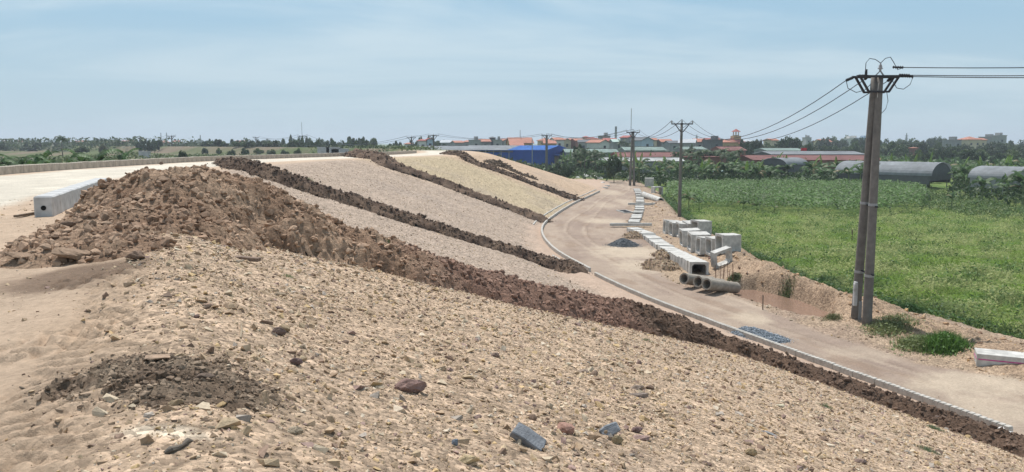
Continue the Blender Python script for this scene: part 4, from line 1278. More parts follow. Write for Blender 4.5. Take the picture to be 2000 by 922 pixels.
mid_pole(2, 'single concrete power pole at the corner of the field, left of the double pole', 1330, 425, 240, 85.5, 1.15, 0.2, 0.13)
mid_pole(3, 'twin concrete power pole with a thin mast where the road bends', 1235.5, 362, 257, 156, 1.3, 0.26, 0.17, twin=0.42, mast=4.5, wr=1.3)
mid_pole(4, 'concrete power pole behind the end of the slope in front of the blue shed', 1067.5, 338, 264, 215, 1.4, 0.42, 0.3, wr=1.4)
mid_pole(5, 'power pole standing beyond the upper road kerb, left of the grey roof', 847, 298, 264, 250, 1.7, 0.3, 0.24, wr=1.6)
mid_pole(6, 'power pole with a double head just left of the one by the grey roof', 804, 298, 268, 262, 1.5, 0.28, 0.2, wr=1.6)
mid_pole(7, 'distant power pole among the trees left of the middle, with a mast', 592, 290, 265, 420, 2.6, 0.4, 0.3, mast=7, wr=2.2)
mid_pole(8, 'distant power pole in the dry field at left, crossarm above the trees', 337, 285, 265, 400, 2.2, 0.35, 0.3, wr=2.0)
mid_pole(9, 'slim distant pole in the dry field at far left', 275, 288, 269, 380, 0.9, 0.3, 0.22, wr=1.4)
mid_pole(10, 'distant pole among the trees behind the dark first ridge', 501, 290, 268, 470, 1.8, 0.4, 0.3, wr=2.0)
mid_pole(11, 'distant pole beside the coconut palm at left', 136, 285, 270, 470, 1.5, 0.4, 0.3, wr=1.8)

def wire(label, a, b, sag, r_, group):
    a, b = Vector(a), Vector(b); n = 24
    pts = [a + (b - a) * (i / n) - Vector((0, 0, 4 * sag * (i / n) * (1 - i / n))) for i in range(n + 1)]
    bm = bmesh.new(); add_tube(bm, pts, r_, 5, cap=False)
    tag(bmobj('power_line', bm, M['wire']), label, 'power line', group)
bk, fw = ATT[1]
for k in range(3):
    wire('overhead wire sagging between the double pole and the single pole by the field', bk[k], ATT[2][(0, 1, 2)[k]], 2.35 + 0.1 * k, 0.02, 'wires from the double pole to the single pole')
    wire('overhead wire between the single pole by the field and the twin pole at the bend', ATT[2][k], ATT[3][k], 1.7, 0.028, 'wires from the single pole to the twin pole')
    wire('overhead wire between the twin pole and the pole by the blue shed', ATT[3][k], ATT[4][k], 1.4, 0.035, 'wires from the twin pole to the pole by the shed')
    e = fw[k] + Vector((30, -11.5, (1.25, 1.3, 1.15)[k] - 0.9 * k * 0))
    wire('overhead wire leaving the double pole to the right edge', fw[k], e, 0.7, 0.02, 'wires leaving the double pole to the right')
for k in (0, 2):
    wire('thin overhead wire between the shed pole and the pole by the grey roof', ATT[4][k], ATT[5][k], 1.5, 0.035, 'wires from the shed pole to the grey roof')
    wire('thin overhead wire between the two poles left of the grey roof', ATT[5][k], ATT[6][k], 0.3, 0.03, 'wires between the two poles by the grey roof')
    wire('thin distant wire left of the grey roof poles', ATT[6][k], ATT[7][k], 4.0, 0.05, 'wires running left over the trees')
    wire('thin distant wire over the dry field', ATT[8][k], ATT[9][k], 1.5, 0.05, 'wires over the dry field')
    wire('thin distant wire between far poles', ATT[7][k], ATT[10][k], 2.0, 0.05, 'wires between far poles')

# ------------------------------------------------------------------ single stones
def stone(u, v, s, colr, label, cat='stone', shape=0, tilt=(0, 0, 0), name='stone', sink=0.25):
    p = G(u, v); z = surf(p[0], p[1])[0]
    V, Fq = BIG[shape % len(BIG)]
    me = npmesh(name, V * np.array(s)[None], Fq, M['rock_single'])
    o = link(name, me, None, (p[0], p[1], z + s[2] * 0.7 * (1 - sink * 1.6))); o.rotation_euler = [R(q) for q in tilt]
    o.color = (*colr, 1)
    return tag(o, label, cat)
stone(801, 765, (.19, .13, .12), (0.27, 0.175, 0.15), 'purplish brown boulder alone in the middle of the near slope', shape=1, tilt=(0, 0, 10))
stone(1105, 845, (.09, .13, .1), (0.34, 0.20, 0.155), 'reddish striped stone between the grey slab and the cut grey block', shape=2, tilt=(20, 10, 30))
stone(545, 653, (.085, .075, .08), (0.17, 0.12, 0.10), 'dark clod with a shadowed face, left of the middle foreground', shape=3)
stone(580, 712, (.09, .06, .06), (0.19, 0.13, 0.12), 'dark purplish stone below the dark clod', shape=4, tilt=(0, 20, 60))
stone(545, 608, (.09, .07, .06), (0.16, 0.11, 0.09), 'dark brown stone near the left crest of the slope', shape=5)
stone(545, 578, (.13, .07, .05), (0.26, 0.2, 0.14), 'flat brown clod high on the left of the near slope', shape=6)
stone(967, 698, (.10, .07, .06), (0.19, 0.135, 0.11), 'dark brown lump in the centre of the near slope', shape=7)
stone(915, 905, (.10, .08, .06), (0.46, 0.36, 0.22), 'yellowish stone at the bottom edge, left of the grey slab', shape=8)
stone(889, 869, (.035, .03, .045), (0.19, 0.225, 0.27), 'small blue grey stone left of the grey slab', shape=9)
stone(1243, 845, (.09, .07, .07), (0.17, 0.11, 0.10), 'dark purple stone right of the cut grey block', shape=0, tilt=(0, 0, 40))
stone(1252, 858, (.12, .09, .05), (0.32, 0.22, 0.19), 'pinkish flat stone right of the dark purple one', shape=1)
stone(1206, 866, (.06, .06, .09), (0.28, 0.225, 0.14), 'mossy ochre stone leaning in front of the cut grey block', shape=2, tilt=(0, 30, 0))
stone(1466, 890, (.09, .06, .08), (0.36, 0.27, 0.16), 'ochre stone at the bottom right of the near slope', shape=3)
stone(1525, 795, (.13, .08, .05), (0.56, 0.50, 0.36), 'pale yellow stone on the right part of the near slope', shape=4)
stone(1500, 848, (.14, .07, .035), (0.24, 0.24, 0.24), 'flat grey stone plate on the right part of the near slope', shape=5, tilt=(0, 8, -20))
stone(1110, 713, (.07, .05, .045), (0.50, 0.44, 0.33), 'rounded pale cobble right of the centre of the near slope', shape=6)
stone(1140, 728, (.12, .09, .05), (0.30, 0.23, 0.18), 'brown flat stone just right of the pale cobble', shape=7)
stone(1245, 762, (.14, .1, .08), (0.28, 0.22, 0.18), 'brown stone heap piece in the right middle of the near slope', shape=8)
stone(1250, 775, (.2, .09, .06), (0.24, 0.19, 0.16), 'flat dark stone under the brown one in the right middle', shape=9)
stone(1830, 830, (.09, .07, .05), (0.20, 0.145, 0.12), 'dark stone low on the slope at right', shape=1)
stone(1680, 905, (.11, .08, .06), (0.24, 0.17, 0.14), 'dark brown stone at the bottom right corner area', shape=3)
stone(1370, 680, (.09, .08, .07), (0.36, 0.24, 0.16), 'orange brown clod just below the dark end of the big ridge', shape=5)
stone(1610, 745, (.08, .08, .08), (0.40, 0.33, 0.26), 'pale clod at the lower edge of the dark toe ridge', shape=2)
stone(305, 712, (.13, .10, .025), (0.36, 0.255, 0.18), 'flat tan slab lying on the dark patch at bottom left', shape=6, sink=-.6)
stone(343, 788, (.03, .085, .03), (0.30, 0.22, 0.14), 'elongated light brown clod at the right edge of the dark patch', shape=7, tilt=(0, 0, -35))
stone(402, 752, (.035, .10, .035), (0.15, 0.11, 0.085), 'long dark clod at the right end of the dark patch', shape=8, tilt=(0, 0, -50))
stone(150, 512, (.42, .30, .12), (0.27, 0.185, 0.125), 'large flat brown slab of earth at the left foot of the big heap', shape=9, tilt=(8, 12, 20), sink=-.1)
stone(40, 520, (.30, .2, .07), (0.25, 0.17, 0.115), 'broad thin clod at the far left foot of the heap', shape=0, tilt=(0, 8, -10), sink=0)
stone(135, 477, (.16, .13, .12), (0.15, 0.10, 0.07), 'dark round clod on the left flank of the heap', shape=2)
stone(310, 398, (.42, .30, .2), (0.35, 0.245, 0.165), 'biggest tan boulder on the face of the heap', shape=1, tilt=(5, 0, 20), sink=0)
stone(352, 399, (.34, .22, .18), (0.22, 0.15, 0.10), 'dark boulder right beside the biggest tan one on the heap', shape=4, tilt=(0, -10, 0), sink=0)
stone(404, 418, (.2, .2, .26), (0.30, 0.205, 0.14), 'upright brown boulder on the right part of the heap face', shape=5, sink=0)
stone(290, 420, (.22, .2, .16), (0.24, 0.16, 0.11), 'brown boulder below the biggest tan one', shape=6, sink=0)
stone(265, 508, (.2, .14, .1), (0.23, 0.155, 0.11), 'brown clod at the lower right foot of the heap', shape=7, sink=0)
stone(315, 322, (.2, .16, .2), (0.20, 0.135, 0.095), 'rounded clod standing on the left top of the heap against the road', shape=8, sink=0)
stone(404, 330, (.22, .18, .14), (0.30, 0.21, 0.15), 'clod on the top right of the heap', shape=3, sink=0)
# cut slabs: hewn grey blocks
def hewn(u, v, s, rot, colr, label, name='stone_slab', zup=0.0):
    bm = bmesh.new(); add_box(bm, (0, 0, 0), s, bev=min(s) * 0.12)
    bmesh.ops.subdivide_edges(bm, edges=list(bm.edges), cuts=2, use_grid_fill=True)
    for vv in bm.verts: vv.co += Vector((perlin(vv.co.x * 9 + u, vv.co.y * 9).item(), perlin(vv.co.y * 9, vv.co.z * 9 + u).item(), perlin(vv.co.x * 9, vv.co.z * 9).item())) * min(s) * 0.16
    p = G(u, v); o = bmobj(name, bm, M['rock_single']); o.location = (p[0], p[1], p[2] + zup); o.rotation_euler = [R(q) for q in rot]; o.color = (*colr, 1)
    return tag(o, label, 'stone')
hewn(1032, 868, (.30, .17, .07), (18, 32, -12), (0.19, 0.20, 0.215), 'long grey stone slab standing on edge at the bottom centre', zup=0.055)
hewn(1190, 850, (.20, .13, .11), (-28, -22, 12), (0.23, 0.245, 0.265), 'cut grey stone block with a flat face tilted to the right', zup=0.05)
hewn(483, 511, (.44, .14, .07), (0, 3, -6), (0.21, 0.15, 0.115), 'flat brown stone bar lying near the top of the near slope', zup=0.05)
# dead sticks
def stick(pts, r_, label, colr=(0.15, 0.12, 0.09)):
    q = [G(u, v) for u, v in pts]; q = [Vector((p[0], p[1], surf(p[0], p[1])[0] + r_[min(i, len(r_) - 1)] * 0.9)) for i, p in enumerate(q)]
    c = q[0].copy(); bm = bmesh.new(); add_tube(bm, [p - c for p in q], r_, 8)
    for vv in bm.verts: vv.co += Vector((1, 1, 1)) * 0.006 * perlin(vv.co.x * 40, vv.co.y * 40).item()
    o = bmobj('dead_branch', bm, M['rock_single']); o.location = c; o.color = (*colr, 1); tag(o, label, 'branch')
stick([(322, 890), (334, 886), (345, 881), (356, 874), (366, 866), (378, 862)], [0.008, 0.02, 0.014, 0.009, 0.016, 0.006], 'thick grey dead branch lying on the sand at bottom left', (0.16, 0.135, 0.11))
stick([(24, 751), (40, 753), (60, 752), (80, 745)], [0.003, 0.006, 0.006, 0.003], 'thin dry twig lying on the sand at far left')
stick([(470, 662), (472, 645), (470, 625)], [0.01, 0.012, 0.005], 'short dry stick on the left crest of the near slope', (0.35, 0.28, 0.2))

# countable stones and clods, each an object of its own
grp = 'loose stones lying on the near slope'
proto = [npmesh('stone', V, Fq, M['rock_single']) for V, Fq in BIG]
cnt = 0
x, y = sector(900, 4.6, 24)
t = curve_t(CREST, x, y)
ok = (t > -0.5) & (t < 19) & ~onheap(x, y) & (rng.uniform(0, 1, len(x)) < (0.35 + 0.65 * sstep(1.5, 4, t)))
x, y = x[ok][:270], y[ok][:270]; zz = fine_at(x, y); cl = pal(len(x)) * 0.82
for k in range(len(x)):
    s = 0.040 * (2.8 ** (rng.uniform() ** 2.0)) * (0.75 + 0.02 * math.hypot(x[k], y[k]))
    o = link('stone', proto[k % len(proto)], None, (x[k], y[k], zz[k] + s * 0.12)); o.scale = (s * rng.uniform(.8, 1.4), s * rng.uniform(.7, 1.1), s * rng.uniform(.5, .95))
    o.rotation_euler = (rng.normal(0, .3), rng.normal(0, .3), rng.uniform(0, 6.28)); o.color = (*cl[k], 1)
    tag(o, 'loose angular stone lying among the gravel of the near slope', 'stone', grp)
GX, GY, full, zz_, res_ = HEAPS[0]
jj = np.argwhere((full > 0.05) & (GX < 3) & (rng.uniform(0, 1, full.shape) < 0.0028))
rng.shuffle(jj)
for k, (a, b) in enumerate(jj[:85]):
    s = 0.06 * (3.4 ** (rng.uniform() ** 1.7))
    o = link('clod', proto[k % len(proto)], None, (GX[a, b], GY[a, b], zz_[a, b] + s * 0.2)); o.scale = (s * rng.uniform(.8, 1.3), s * rng.uniform(.7, 1.1), s * rng.uniform(.6, .95))
    o.rotation_euler = (rng.normal(0, .35), rng.normal(0, .35), rng.uniform(0, 6.28)); c_ = b0col(np.array([GX[a, b]]), np.array([GY[a, b]]))[0] * rng.uniform(.75, 1.3); o.color = (*c_, 1)
    tag(o, 'big lump of brown earth sticking out of the large heap', 'clod', 'big clods on the large heap')
# broken white pieces at the far end of the road
for k, (u, v, s) in enumerate(((1105, 339, .9), (1112, 342, .7), (1120, 341, .6), (1133, 339, 1.3), (1141, 344, 1.0), (1150, 346, 1.1), (1160, 347, .9), (1170, 349, .9), (1128, 348, .7), (1178, 372 - 14, .5))):
    p = onz(u, v, 0.2); o = crumple('rubble_block', s * 0.85, 5 + k * 3.1, M['sack'], 0.55); o.location = (p[0], p[1], 0.25); o.rotation_euler = (0, 0, k * 1.3)
    tag(o, 'broken white lump dumped at the road far end before the banana plants', 'rubble', 'white lumps dumped at the far end of the road')
for k in range(5):
    p = onz(1178 + 4.4 * (k % 3), 364 + 4 * (k // 3), 0); bm = bmesh.new(); add_box(bm, (0, 0, .1), (.5, .9, .25), bev=.03)
    o = bmobj('paving_slab', bm, M['concrete_white']); o.location = (p[0], p[1], 0.02); o.rotation_euler = (0, 0, .2 * k); tag(o, 'small white slab lying on the road past the end of the double kerb', 'slab', 'white slabs past the end of the double kerb')

# ------------------------------------------------------------------ plants
print('plants')
M['leaf'] = mat('leaves', src='attr', var=0.0, rough=0.55, translucent=0.3, spec=0.3)
M['leaf_matt'] = mat('grass_blades', src='attr', var=0.0, rough=0.8, translucent=0.35, spec=0.15)
M['bark'] = mat('bark', (0.16, 0.13, 0.10), 0.9, var=0.3, scale=9, bump=0.5)
M['banana_stem'] = mat('banana_stem', (0.17, 0.20, 0.09), 0.7, var=0.3, scale=8)

def leaf_quads(P, nrm, size, colr, aspect=0.6, curl=0.0):
    """one small leaf-shaped face (a diamond) per point"""
    n = len(P)
    a = rng.normal(0, 1, (n, 3)); a -= (a * nrm).sum(1)[:, None] * nrm; a /= np.linalg.norm(a, axis=1)[:, None] + 1e-9
    b = np.cross(nrm, a); s = np.asarray(size)[:, None] if np.ndim(size) else size
    V = np.stack([P - a * s, P - b * s * aspect, P + a * s, P + b * s * aspect], 1).reshape(-1, 3)
    F = np.arange(4 * n).reshape(n, 4)
    return V, F, np.repeat(colr, 4, axis=0)

def unit(n):
    v = rng.normal(0, 1, (n, 3)); return v / np.linalg.norm(v, axis=1)[:, None]

def crown_mesh(kind, seed, nl):
    """crown of about unit height (0..1) and unit half width, from clumps of leaves"""
    r = np.random.default_rng(seed)
    cl = []
    nb = {'round': 15, 'tall': 13, 'bushy': 12, 'wide': 16}[kind]
    for k in range(nb):
        th = r.uniform(0, 6.28); q = r.uniform(0, 1) ** 0.5
        if kind == 'tall': c = (math.cos(th) * q * 0.42, math.sin(th) * q * 0.42, 0.18 + 0.72 * r.uniform()); s = r.uniform(.18, .30)
        elif kind == 'wide': c = (math.cos(th) * q * 0.8, math.sin(th) * q * 0.8, 0.45 + 0.32 * r.uniform() * (1.2 - q)); s = r.uniform(.17, .30)
        elif kind == 'bushy': c = (math.cos(th) * q * 0.7, math.sin(th) * q * 0.7, 0.22 + 0.45 * r.uniform() * (1.2 - q)); s = r.uniform(.22, .36)
        else: c = (math.cos(th) * q * 0.62, math.sin(th) * q * 0.62, 0.32 + 0.48 * r.uniform() * (1.25 - q * .6)); s = r.uniform(.2, .33)
        cl.append((*c, s))
    cl = np.array(cl); w_ = cl[:, 3] ** 2; w_ /= w_.sum()
    pk = r.choice(nb, nl, p=w_)
    d = r.normal(0, 1, (nl, 3)); d /= np.linalg.norm(d, axis=1)[:, None]
    rad = cl[pk, 3] * r.uniform(0.3, 1.08, nl) ** 0.45
    # thin the clumps unevenly so that holes show through
    P = cl[pk, :3] + d * rad[:, None] * [1, 1, 0.85]
    gap = fbm(P[:, 0] * 3 + seed, P[:, 1] * 3 + P[:, 2] * 3.3, 3)
    keep = gap > -0.28
    P, d, pk = P[keep], d[keep], pk[keep]
    nn = d * 0.75 + r.normal(0, 0.5, P.shape) + [0, 0, 0.35]; nn /= np.linalg.norm(nn, axis=1)[:, None]
    tint = r.uniform(0.72, 1.3, (nb, 1))[pk] * r.uniform(0.75, 1.3, (len(P), 1))
    return P, nn, tint

TREE_COL = {'dark': (0.042, 0.068, 0.026), 'mid': (0.062, 0.098, 0.032), 'light': (0.095, 0.135, 0.042), 'dry': (0.12, 0.125, 0.055)}
def tree_proto(kind, seed, colr, nl, leaf=0.035):
    P, nn, tint = crown_mesh(kind, seed, nl)
    c = np.array(TREE_COL[colr])[None] * tint
    V, F, Cq = leaf_quads(P, nn, rng.uniform(0.6, 1.3, len(P)) * leaf, c, 0.65)
    cm = npmesh('crown', V, F, M['leaf'], Cq)
    bm = bmesh.new()
    add_tube(bm, [(0, 0, -0.05), (0.01, 0, 0.2), (0.0, 0.02, 0.42), (0.02, 0, 0.7)], [0.05, 0.035, 0.025, 0.01], 7)
    rr_ = random.Random(seed)
    for k in range(5):
        a = rr_.uniform(0, 6.28); z = rr_.uniform(.2, .45)
        add_tube(bm, [(0, 0, z), (math.cos(a) * .2, math.sin(a) * .2, z + .14), (math.cos(a) * .42, math.sin(a) * .42, z + .25)], [.022, .014, .006], 5)
    tm = bpy.data.meshes.new('trunk'); bm.to_mesh(tm); bm.free(); tm.materials.append(M['bark'])
    return cm, tm

PROTO = {}
for kind in ('round', 'tall', 'bushy', 'wide'):
    for colr in ('dark', 'mid', 'light', 'dry'):
        PROTO[(kind, colr)] = [tree_proto(kind, 3 + 10 * i + len(PROTO), colr, 2800, 0.062) for i in range(2)]

def place_tree(x, y, w_, h_, kind, colr, label, group=None, z=None, name='tree'):
    cm, tm = PROTO[(kind, colr)][int(rng.integers(0, 2))]
    z = float(base_h(np.array([x]), np.array([y]))[0]) if z is None else z
    t_ = thing(name, label, 'tree' if name != 'bush' else 'bush', (x, y, z), rng.uniform(0, 6.28), group)
    for nm, me in (('crown', cm), ('trunk', tm)):
        o = link(nm, me, t_); o.scale = (w_ / 2, w_ / 2, h_)
    return t_

def tree_px(u, vtop, y, wpx, kind, colr, label, group=None, z=None, name='tree'):
    """tree at distance y whose top reaches row vtop and whose crown is wpx wide in the photograph"""
    x, _, zt = at(u, vtop, y)
    z = float(base_h(np.array([x]), np.array([y]))[0]) if z is None else z
    return place_tree(x, y, wpx / FPX * y, max(zt - z, 1.2), kind, colr, label, group, z, name)

# ---- banana plants
def banana_proto(seed, n=10, droop=1.0, bright=1.0):
    r = random.Random(seed); Vs, Fs, Cs = [], [], []; off = 0
    for k in range(n):
        az = k * 2.4 + r.uniform(-.3, .3); L = r.uniform(1.5, 2.2); young = (k == n - 1 and seed % 3 == 0); el = r.uniform(0.55, 1.3) if not young else r.uniform(1.3, 1.5)
        w0 = r.uniform(.25, .34); z = 1.55 + 0.05 * k; d = droop * r.uniform(1.0, 1.8) * (1 if not young else .3)
        p = Vector((0, 0, z)); segs = 12; e = el
        col = np.array([0.065, 0.118, 0.036]) * r.uniform(.7, 1.35) * bright
        if young: col = np.array([0.16, 0.25, 0.05]) * r.uniform(.8, 1.2)
        if r.random() < 0.10: col = np.array([0.20, 0.17, 0.08])
        prev = None
        for s in range(segs + 1):
            f = s / segs
            wd = w0 * (math.sin(math.pi * min(1, max(0, (f - 0.08) / 0.92)) ** 0.75) ** 0.6) if f > .08 else 0.02
            side = Vector((-math.sin(az), math.cos(az), 0)); fw = Vector((math.cos(az) * math.cos(e), math.sin(az) * math.cos(e), math.sin(e)))
            up_ = side.cross(fw)
            hang = 0.35 + 0.5 * f
            row = [p - side * wd * math.cos(hang) + up_ * (-wd * math.sin(hang) * (1 if up_.z > 0 else -1)), p, p + side * wd * math.cos(hang) + up_ * (-wd * math.sin(hang) * (1 if up_.z > 0 else -1))]
            if prev is not None:
                for a_, b_ in ((0, 1), (1, 2)):
                    gap = 0.10 if r.random() < .5 else 0.0
                    o_, i_ = (0, 1) if a_ == 0 else (2, 1)
                    q0 = prev[o_].lerp(row[o_], gap); tear = r.random() < .12
                    q1 = row[o_] + Vector((0, 0, -0.05 * r.random()))
                    if tear: q0 = q0.lerp(prev[i_], .4); q1 = q1.lerp(row[i_], .3)
                    Vs += [prev[i_][:], q0[:], q1[:], row[i_][:]]; Fs.append([off, off + 1, off + 2, off + 3]); off += 4
                    cc_ = col * r.uniform(.85, 1.15); Cs += [cc_] * 4
            prev = row
            p = p + fw * (L / segs); e -= d * (0.06 + 0.20 * f)
    lm_ = npmesh('foliage', np.array(Vs), np.array(Fs), M['leaf'], np.array(Cs))
    bm = bmesh.new(); add_tube(bm, [(0, 0, -.2), (0.01, 0, .8), (0, 0, 1.7)], [.12, .10, .06], 8)
    sm = bpy.data.meshes.new('stem'); bm.to_mesh(sm); bm.free(); sm.materials.append(M['banana_stem'])
    return lm_, sm
BAN = [banana_proto(s, 9 + s % 4, 0.8 + 0.1 * (s % 4)) for s in range(7)]
NB = 0
def banana(x, y, sc_, label, group=None, k=None):
    global NB
    NB += 1
    z = float(base_h(np.array([x]), np.array([y]))[0])
    lm_, sm = BAN[NB % len(BAN) if k is None else k]
    t_ = thing('banana_plant', label, 'banana plant', (x, y, z), rng.uniform(0, 6.28), group)
    t_.scale = (sc_, sc_, sc_ * rng.uniform(.9, 1.15))
    link('foliage', lm_, t_); link('stem', sm, t_)

def poly_px(pts, z): return [onz(u, v, z) for u, v in pts]
def fill(P, n):
    P = np.array(P); lo, hi = P.min(0), P.max(0); out = np.zeros((0, 2))
    while len(out) < n:
        q = rng.uniform(lo, hi, (n * 3, 2)); q = q[inside([tuple(p) for p in P], q[:, 0], q[:, 1])]; out = np.concatenate([out, q])
    return out[:n]
CROP = poly_px([(1296, 388), (1330, 404), (1400, 412), (1550, 420), (1640, 424), (1720, 424), (1800, 410), (1822, 392), (1795, 374), (1700, 368), (1500, 366), (1300, 370)], -.45)
BANP = poly_px([(1095, 347), (1180, 352), (1290, 366), (1400, 366), (1500, 368), (1700, 368), (1815, 366), (1835, 352), (1700, 344), (1480, 338), (1300, 334), (1100, 334)], -.45)
BANR = poly_px([(1848, 385), (1895, 398), (2010, 412), (2080, 400), (2080, 352), (1870, 352)], -.45)
pts = fill(BANP, 215); pts = pts[pts[:, 1].argsort()]
for x, y in pts: banana(x, y, rng.uniform(1.35, 1.75), 'banana plant with drooping leaves in the plantation behind the leafy crop', 'banana plants of the middle plantation')
pts = fill(BANR, 60)
for x, y in pts: banana(x, y, rng.uniform(1.3, 1.75), 'banana plant with long arching leaves in the dense clump at the right edge', 'banana plants of the right clump')
# single ones with young yellow green leaves
for (u, v, s, lb) in ((1345, 412, .8, 'young bright green banana plant beside the single pole'), (1365, 414, .65, 'small banana shoot at the left corner of the leafy crop'), (1452, 416, .6, 'small banana plant at the front edge of the leafy crop, left'),
                      (1478, 414, .5, 'banana shoot right of the small one at the crop front'), (1512, 418, .5, 'low banana shoot at the middle of the crop front'), (1858, 410, .85, 'lone banana plant with drooping leaves in front of the right clump'),
                      (1905, 412, .5, 'low young banana plant right of the lone one')):
    p = onz(u, v, -.45); banana(p[0], p[1], s, lb)
# left, beyond the upper road
for (u, y, s, lb) in ((190, 78, 1.6, 'biggest banana plant behind the kerb row, its leaves spread wide'), (160, 80, 1.25, 'banana plant just left of the biggest one behind the kerb'), (236, 80, 1.25, 'banana plant right of the biggest one behind the kerb'),
                      (215, 84, 1.2, 'banana plant behind the right side of the biggest one')):
    banana(at(u, 300, y)[0], y, s, lb, None, (1, 2, 4, 5)[int(u) % 4])
for u in (2, 14, 28, 38, 56, 70, 82, 104, 114):
    y = 76 + rng.uniform(-3, 5); banana(at(u, 300, y)[0], y, rng.uniform(1.0, 1.25), 'small banana plant in the row behind the kerb at the far left', 'banana plants behind the kerb at far left', (1, 2, 4, 5)[u % 4])

# ---- leafy crop: one dense stand of broad leaves
P = fill(CROP, 60000)
n1_ = fbm(P[:, 0] / 3.2, P[:, 1] / 3.2, 4); edge = poly_sd([tuple(p) for p in CROP], P[:, 0], P[:, 1])
top_h = (1.75 + 0.9 * n1_) * sstep(0.0, -0.6, edge + 0.8 * n1_)
zz = base_h(P[:, 0], P[:, 1]) + top_h * rng.uniform(0.25, 1.0, len(P)) ** 0.5
nn = unit(len(P)) * 0.55 + [0, -0.15, 0.9]; nn /= np.linalg.norm(nn, axis=1)[:, None]
cq = np.array([[0.095, 0.17, 0.042]]) * rng.uniform(.5, 1.5, (len(P), 1)) * (1 + .35 * fbm(P[:, 0] / 6, P[:, 1] / 6, 3))[:, None]
V, F, Cq = leaf_quads(np.column_stack([P, zz]), nn, rng.uniform(.10, .22, len(P)), cq, 0.6)
tag(link('crop', npmesh('crop', V, F, M['leaf'], Cq)), 'dense dark green leafy crop in the middle of the field', 'crop', kind='stuff')

# ---- grass: tufts over the field
def blades(P, z, h_, wd, colr, lean=0.35):
    n = len(P); a = rng.uniform(0, 6.28, n); dx, dy = np.cos(a) * wd, np.sin(a) * wd
    lx, ly = rng.normal(0, lean, n) * h_, rng.normal(0, lean, n) * h_
    V = np.stack([np.column_stack([P[:, 0] - dx, P[:, 1] - dy, z - .03]), np.column_stack([P[:, 0] + dx, P[:, 1] + dy, z - .03]), np.column_stack([P[:, 0] + lx, P[:, 1] + ly, z + h_])], 1).reshape(-1, 3)
    return V, np.arange(3 * n).reshape(n, 3), np.repeat(colr, 3, axis=0)
FP = [p for p in FIELD_EDGE if p[1] < 150] + [(60, 8), (75, 60), (115, 140), (60, 155)]
# density falls with distance
Q = fill(FP, 420000)
dq = np.hypot(Q[:, 0], Q[:, 1]); Q = Q[rng.uniform(0, 1, len(Q)) < np.clip((55 / dq) ** 1.6, 0, 1)]
Q = Q[~inside(CROP, Q[:, 0], Q[:, 1])]
th = np.degrees(np.arctan2(Q[:, 0], Q[:, 1])); Q = Q[(th < 38)]
fs = poly_sd(FIELD_POLY, Q[:, 0], Q[:, 1]); Q = Q[fs < 0.15 + 0.8 * fbm(Q[:, 0] * .8, Q[:, 1] * .8, 3)]
fs = poly_sd(FIELD_POLY, Q[:, 0], Q[:, 1])
a1 = fbm(Q[:, 0] / 7 + 3, Q[:, 1] / 5, 4); a2 = fbm(Q[:, 0] / 1.6, Q[:, 1] / 1.6, 3)
a3 = fbm(Q[:, 0] / 3.0 + 40, Q[:, 1] / 2.6, 4)
h_ = (0.26 + 0.22 * a2 + 0.25 * np.clip(a1, 0, 1) + 1.5 * np.clip(a3, -.1, .6)) * rng.uniform(.6, 1.25, len(Q)); h_ = np.clip(h_, .06, 1.2)
pale = sstep(-0.12, 0.12, a1 * .7 + a3 * .8)[:, None]
base = np.array([[0.165, 0.255, 0.045]]) * (1 - pale) + np.array([[0.36, 0.385, 0.17]]) * pale
drk = (sstep(-2.6, -0.6, fs + 1.6 * a2) * .85)[:, None]
drk = np.maximum(drk, sstep(.10, .3, fbm(Q[:, 0] / 4 + 30, Q[:, 1] / 3, 4))[:, None] * .75)
base = base * (1 - drk) + np.array([[0.06, 0.115, 0.032]]) * drk
base = base * rng.uniform(.85, 1.15, (len(Q), 1)); zg = base_h(Q[:, 0], Q[:, 1]); m_ = rng.uniform(0, 1, len(Q)) < .55
V, F, Cq = blades(Q[~m_], zg[~m_], h_[~m_], .03, base[~m_], .8)
print('grass', len(Q))
gr = link('grass', npmesh('grass', V, F, M['leaf_matt'], Cq))
Qm = Q[m_]; nn = unit(len(Qm)) * .55 + [0, -.1, .85]; nn /= np.linalg.norm(nn, axis=1)[:, None]
V, F, Cq = leaf_quads(np.column_stack([Qm, zg[m_] + h_[m_] * rng.uniform(.5, 1.0, len(Qm))]), nn, rng.uniform(.07, .15, len(Qm)), base[m_], .45)
tag(link('grass', npmesh('grass', V, F, M['leaf_matt'], Cq)), 'feathery seed heads of the light green grass in the field', 'grass', kind='stuff')
tag(gr, 'light green feathery grass covering the field right of the bank', 'grass', kind='stuff')
# taller weeds rising in clumps through the grass
Q = fill(FP, 90000); a4 = fbm(Q[:, 0] / 4 + 30, Q[:, 1] / 3, 4)
Q, a4 = Q[(a4 > .10)], a4[(a4 > .10)]; k_ = (poly_sd(FIELD_POLY, Q[:, 0], Q[:, 1]) < -1) & ~inside(CROP, Q[:, 0], Q[:, 1]) & (np.degrees(np.arctan2(Q[:, 0], Q[:, 1])) < 38); Q, a4 = Q[k_], a4[k_]
zz = base_h(Q[:, 0], Q[:, 1]) + rng.uniform(.2, 1, len(Q)) * np.clip((a4 - .06) * 3.2, 0, .95)
nn = unit(len(Q)) * .7 + [0, -.1, .7]; nn /= np.linalg.norm(nn, axis=1)[:, None]
V, F, Cq = leaf_quads(np.column_stack([Q, zz]), nn, rng.uniform(.06, .14, len(Q)), np.array([[0.085, 0.15, 0.04]]) * rng.uniform(.6, 1.6, (len(Q), 1)), .5)
tag(link('weeds', npmesh('weeds', V, F, M['leaf'], Cq)), 'darker leafy weeds rising in clumps out of the grass field', 'weeds', kind='stuff')
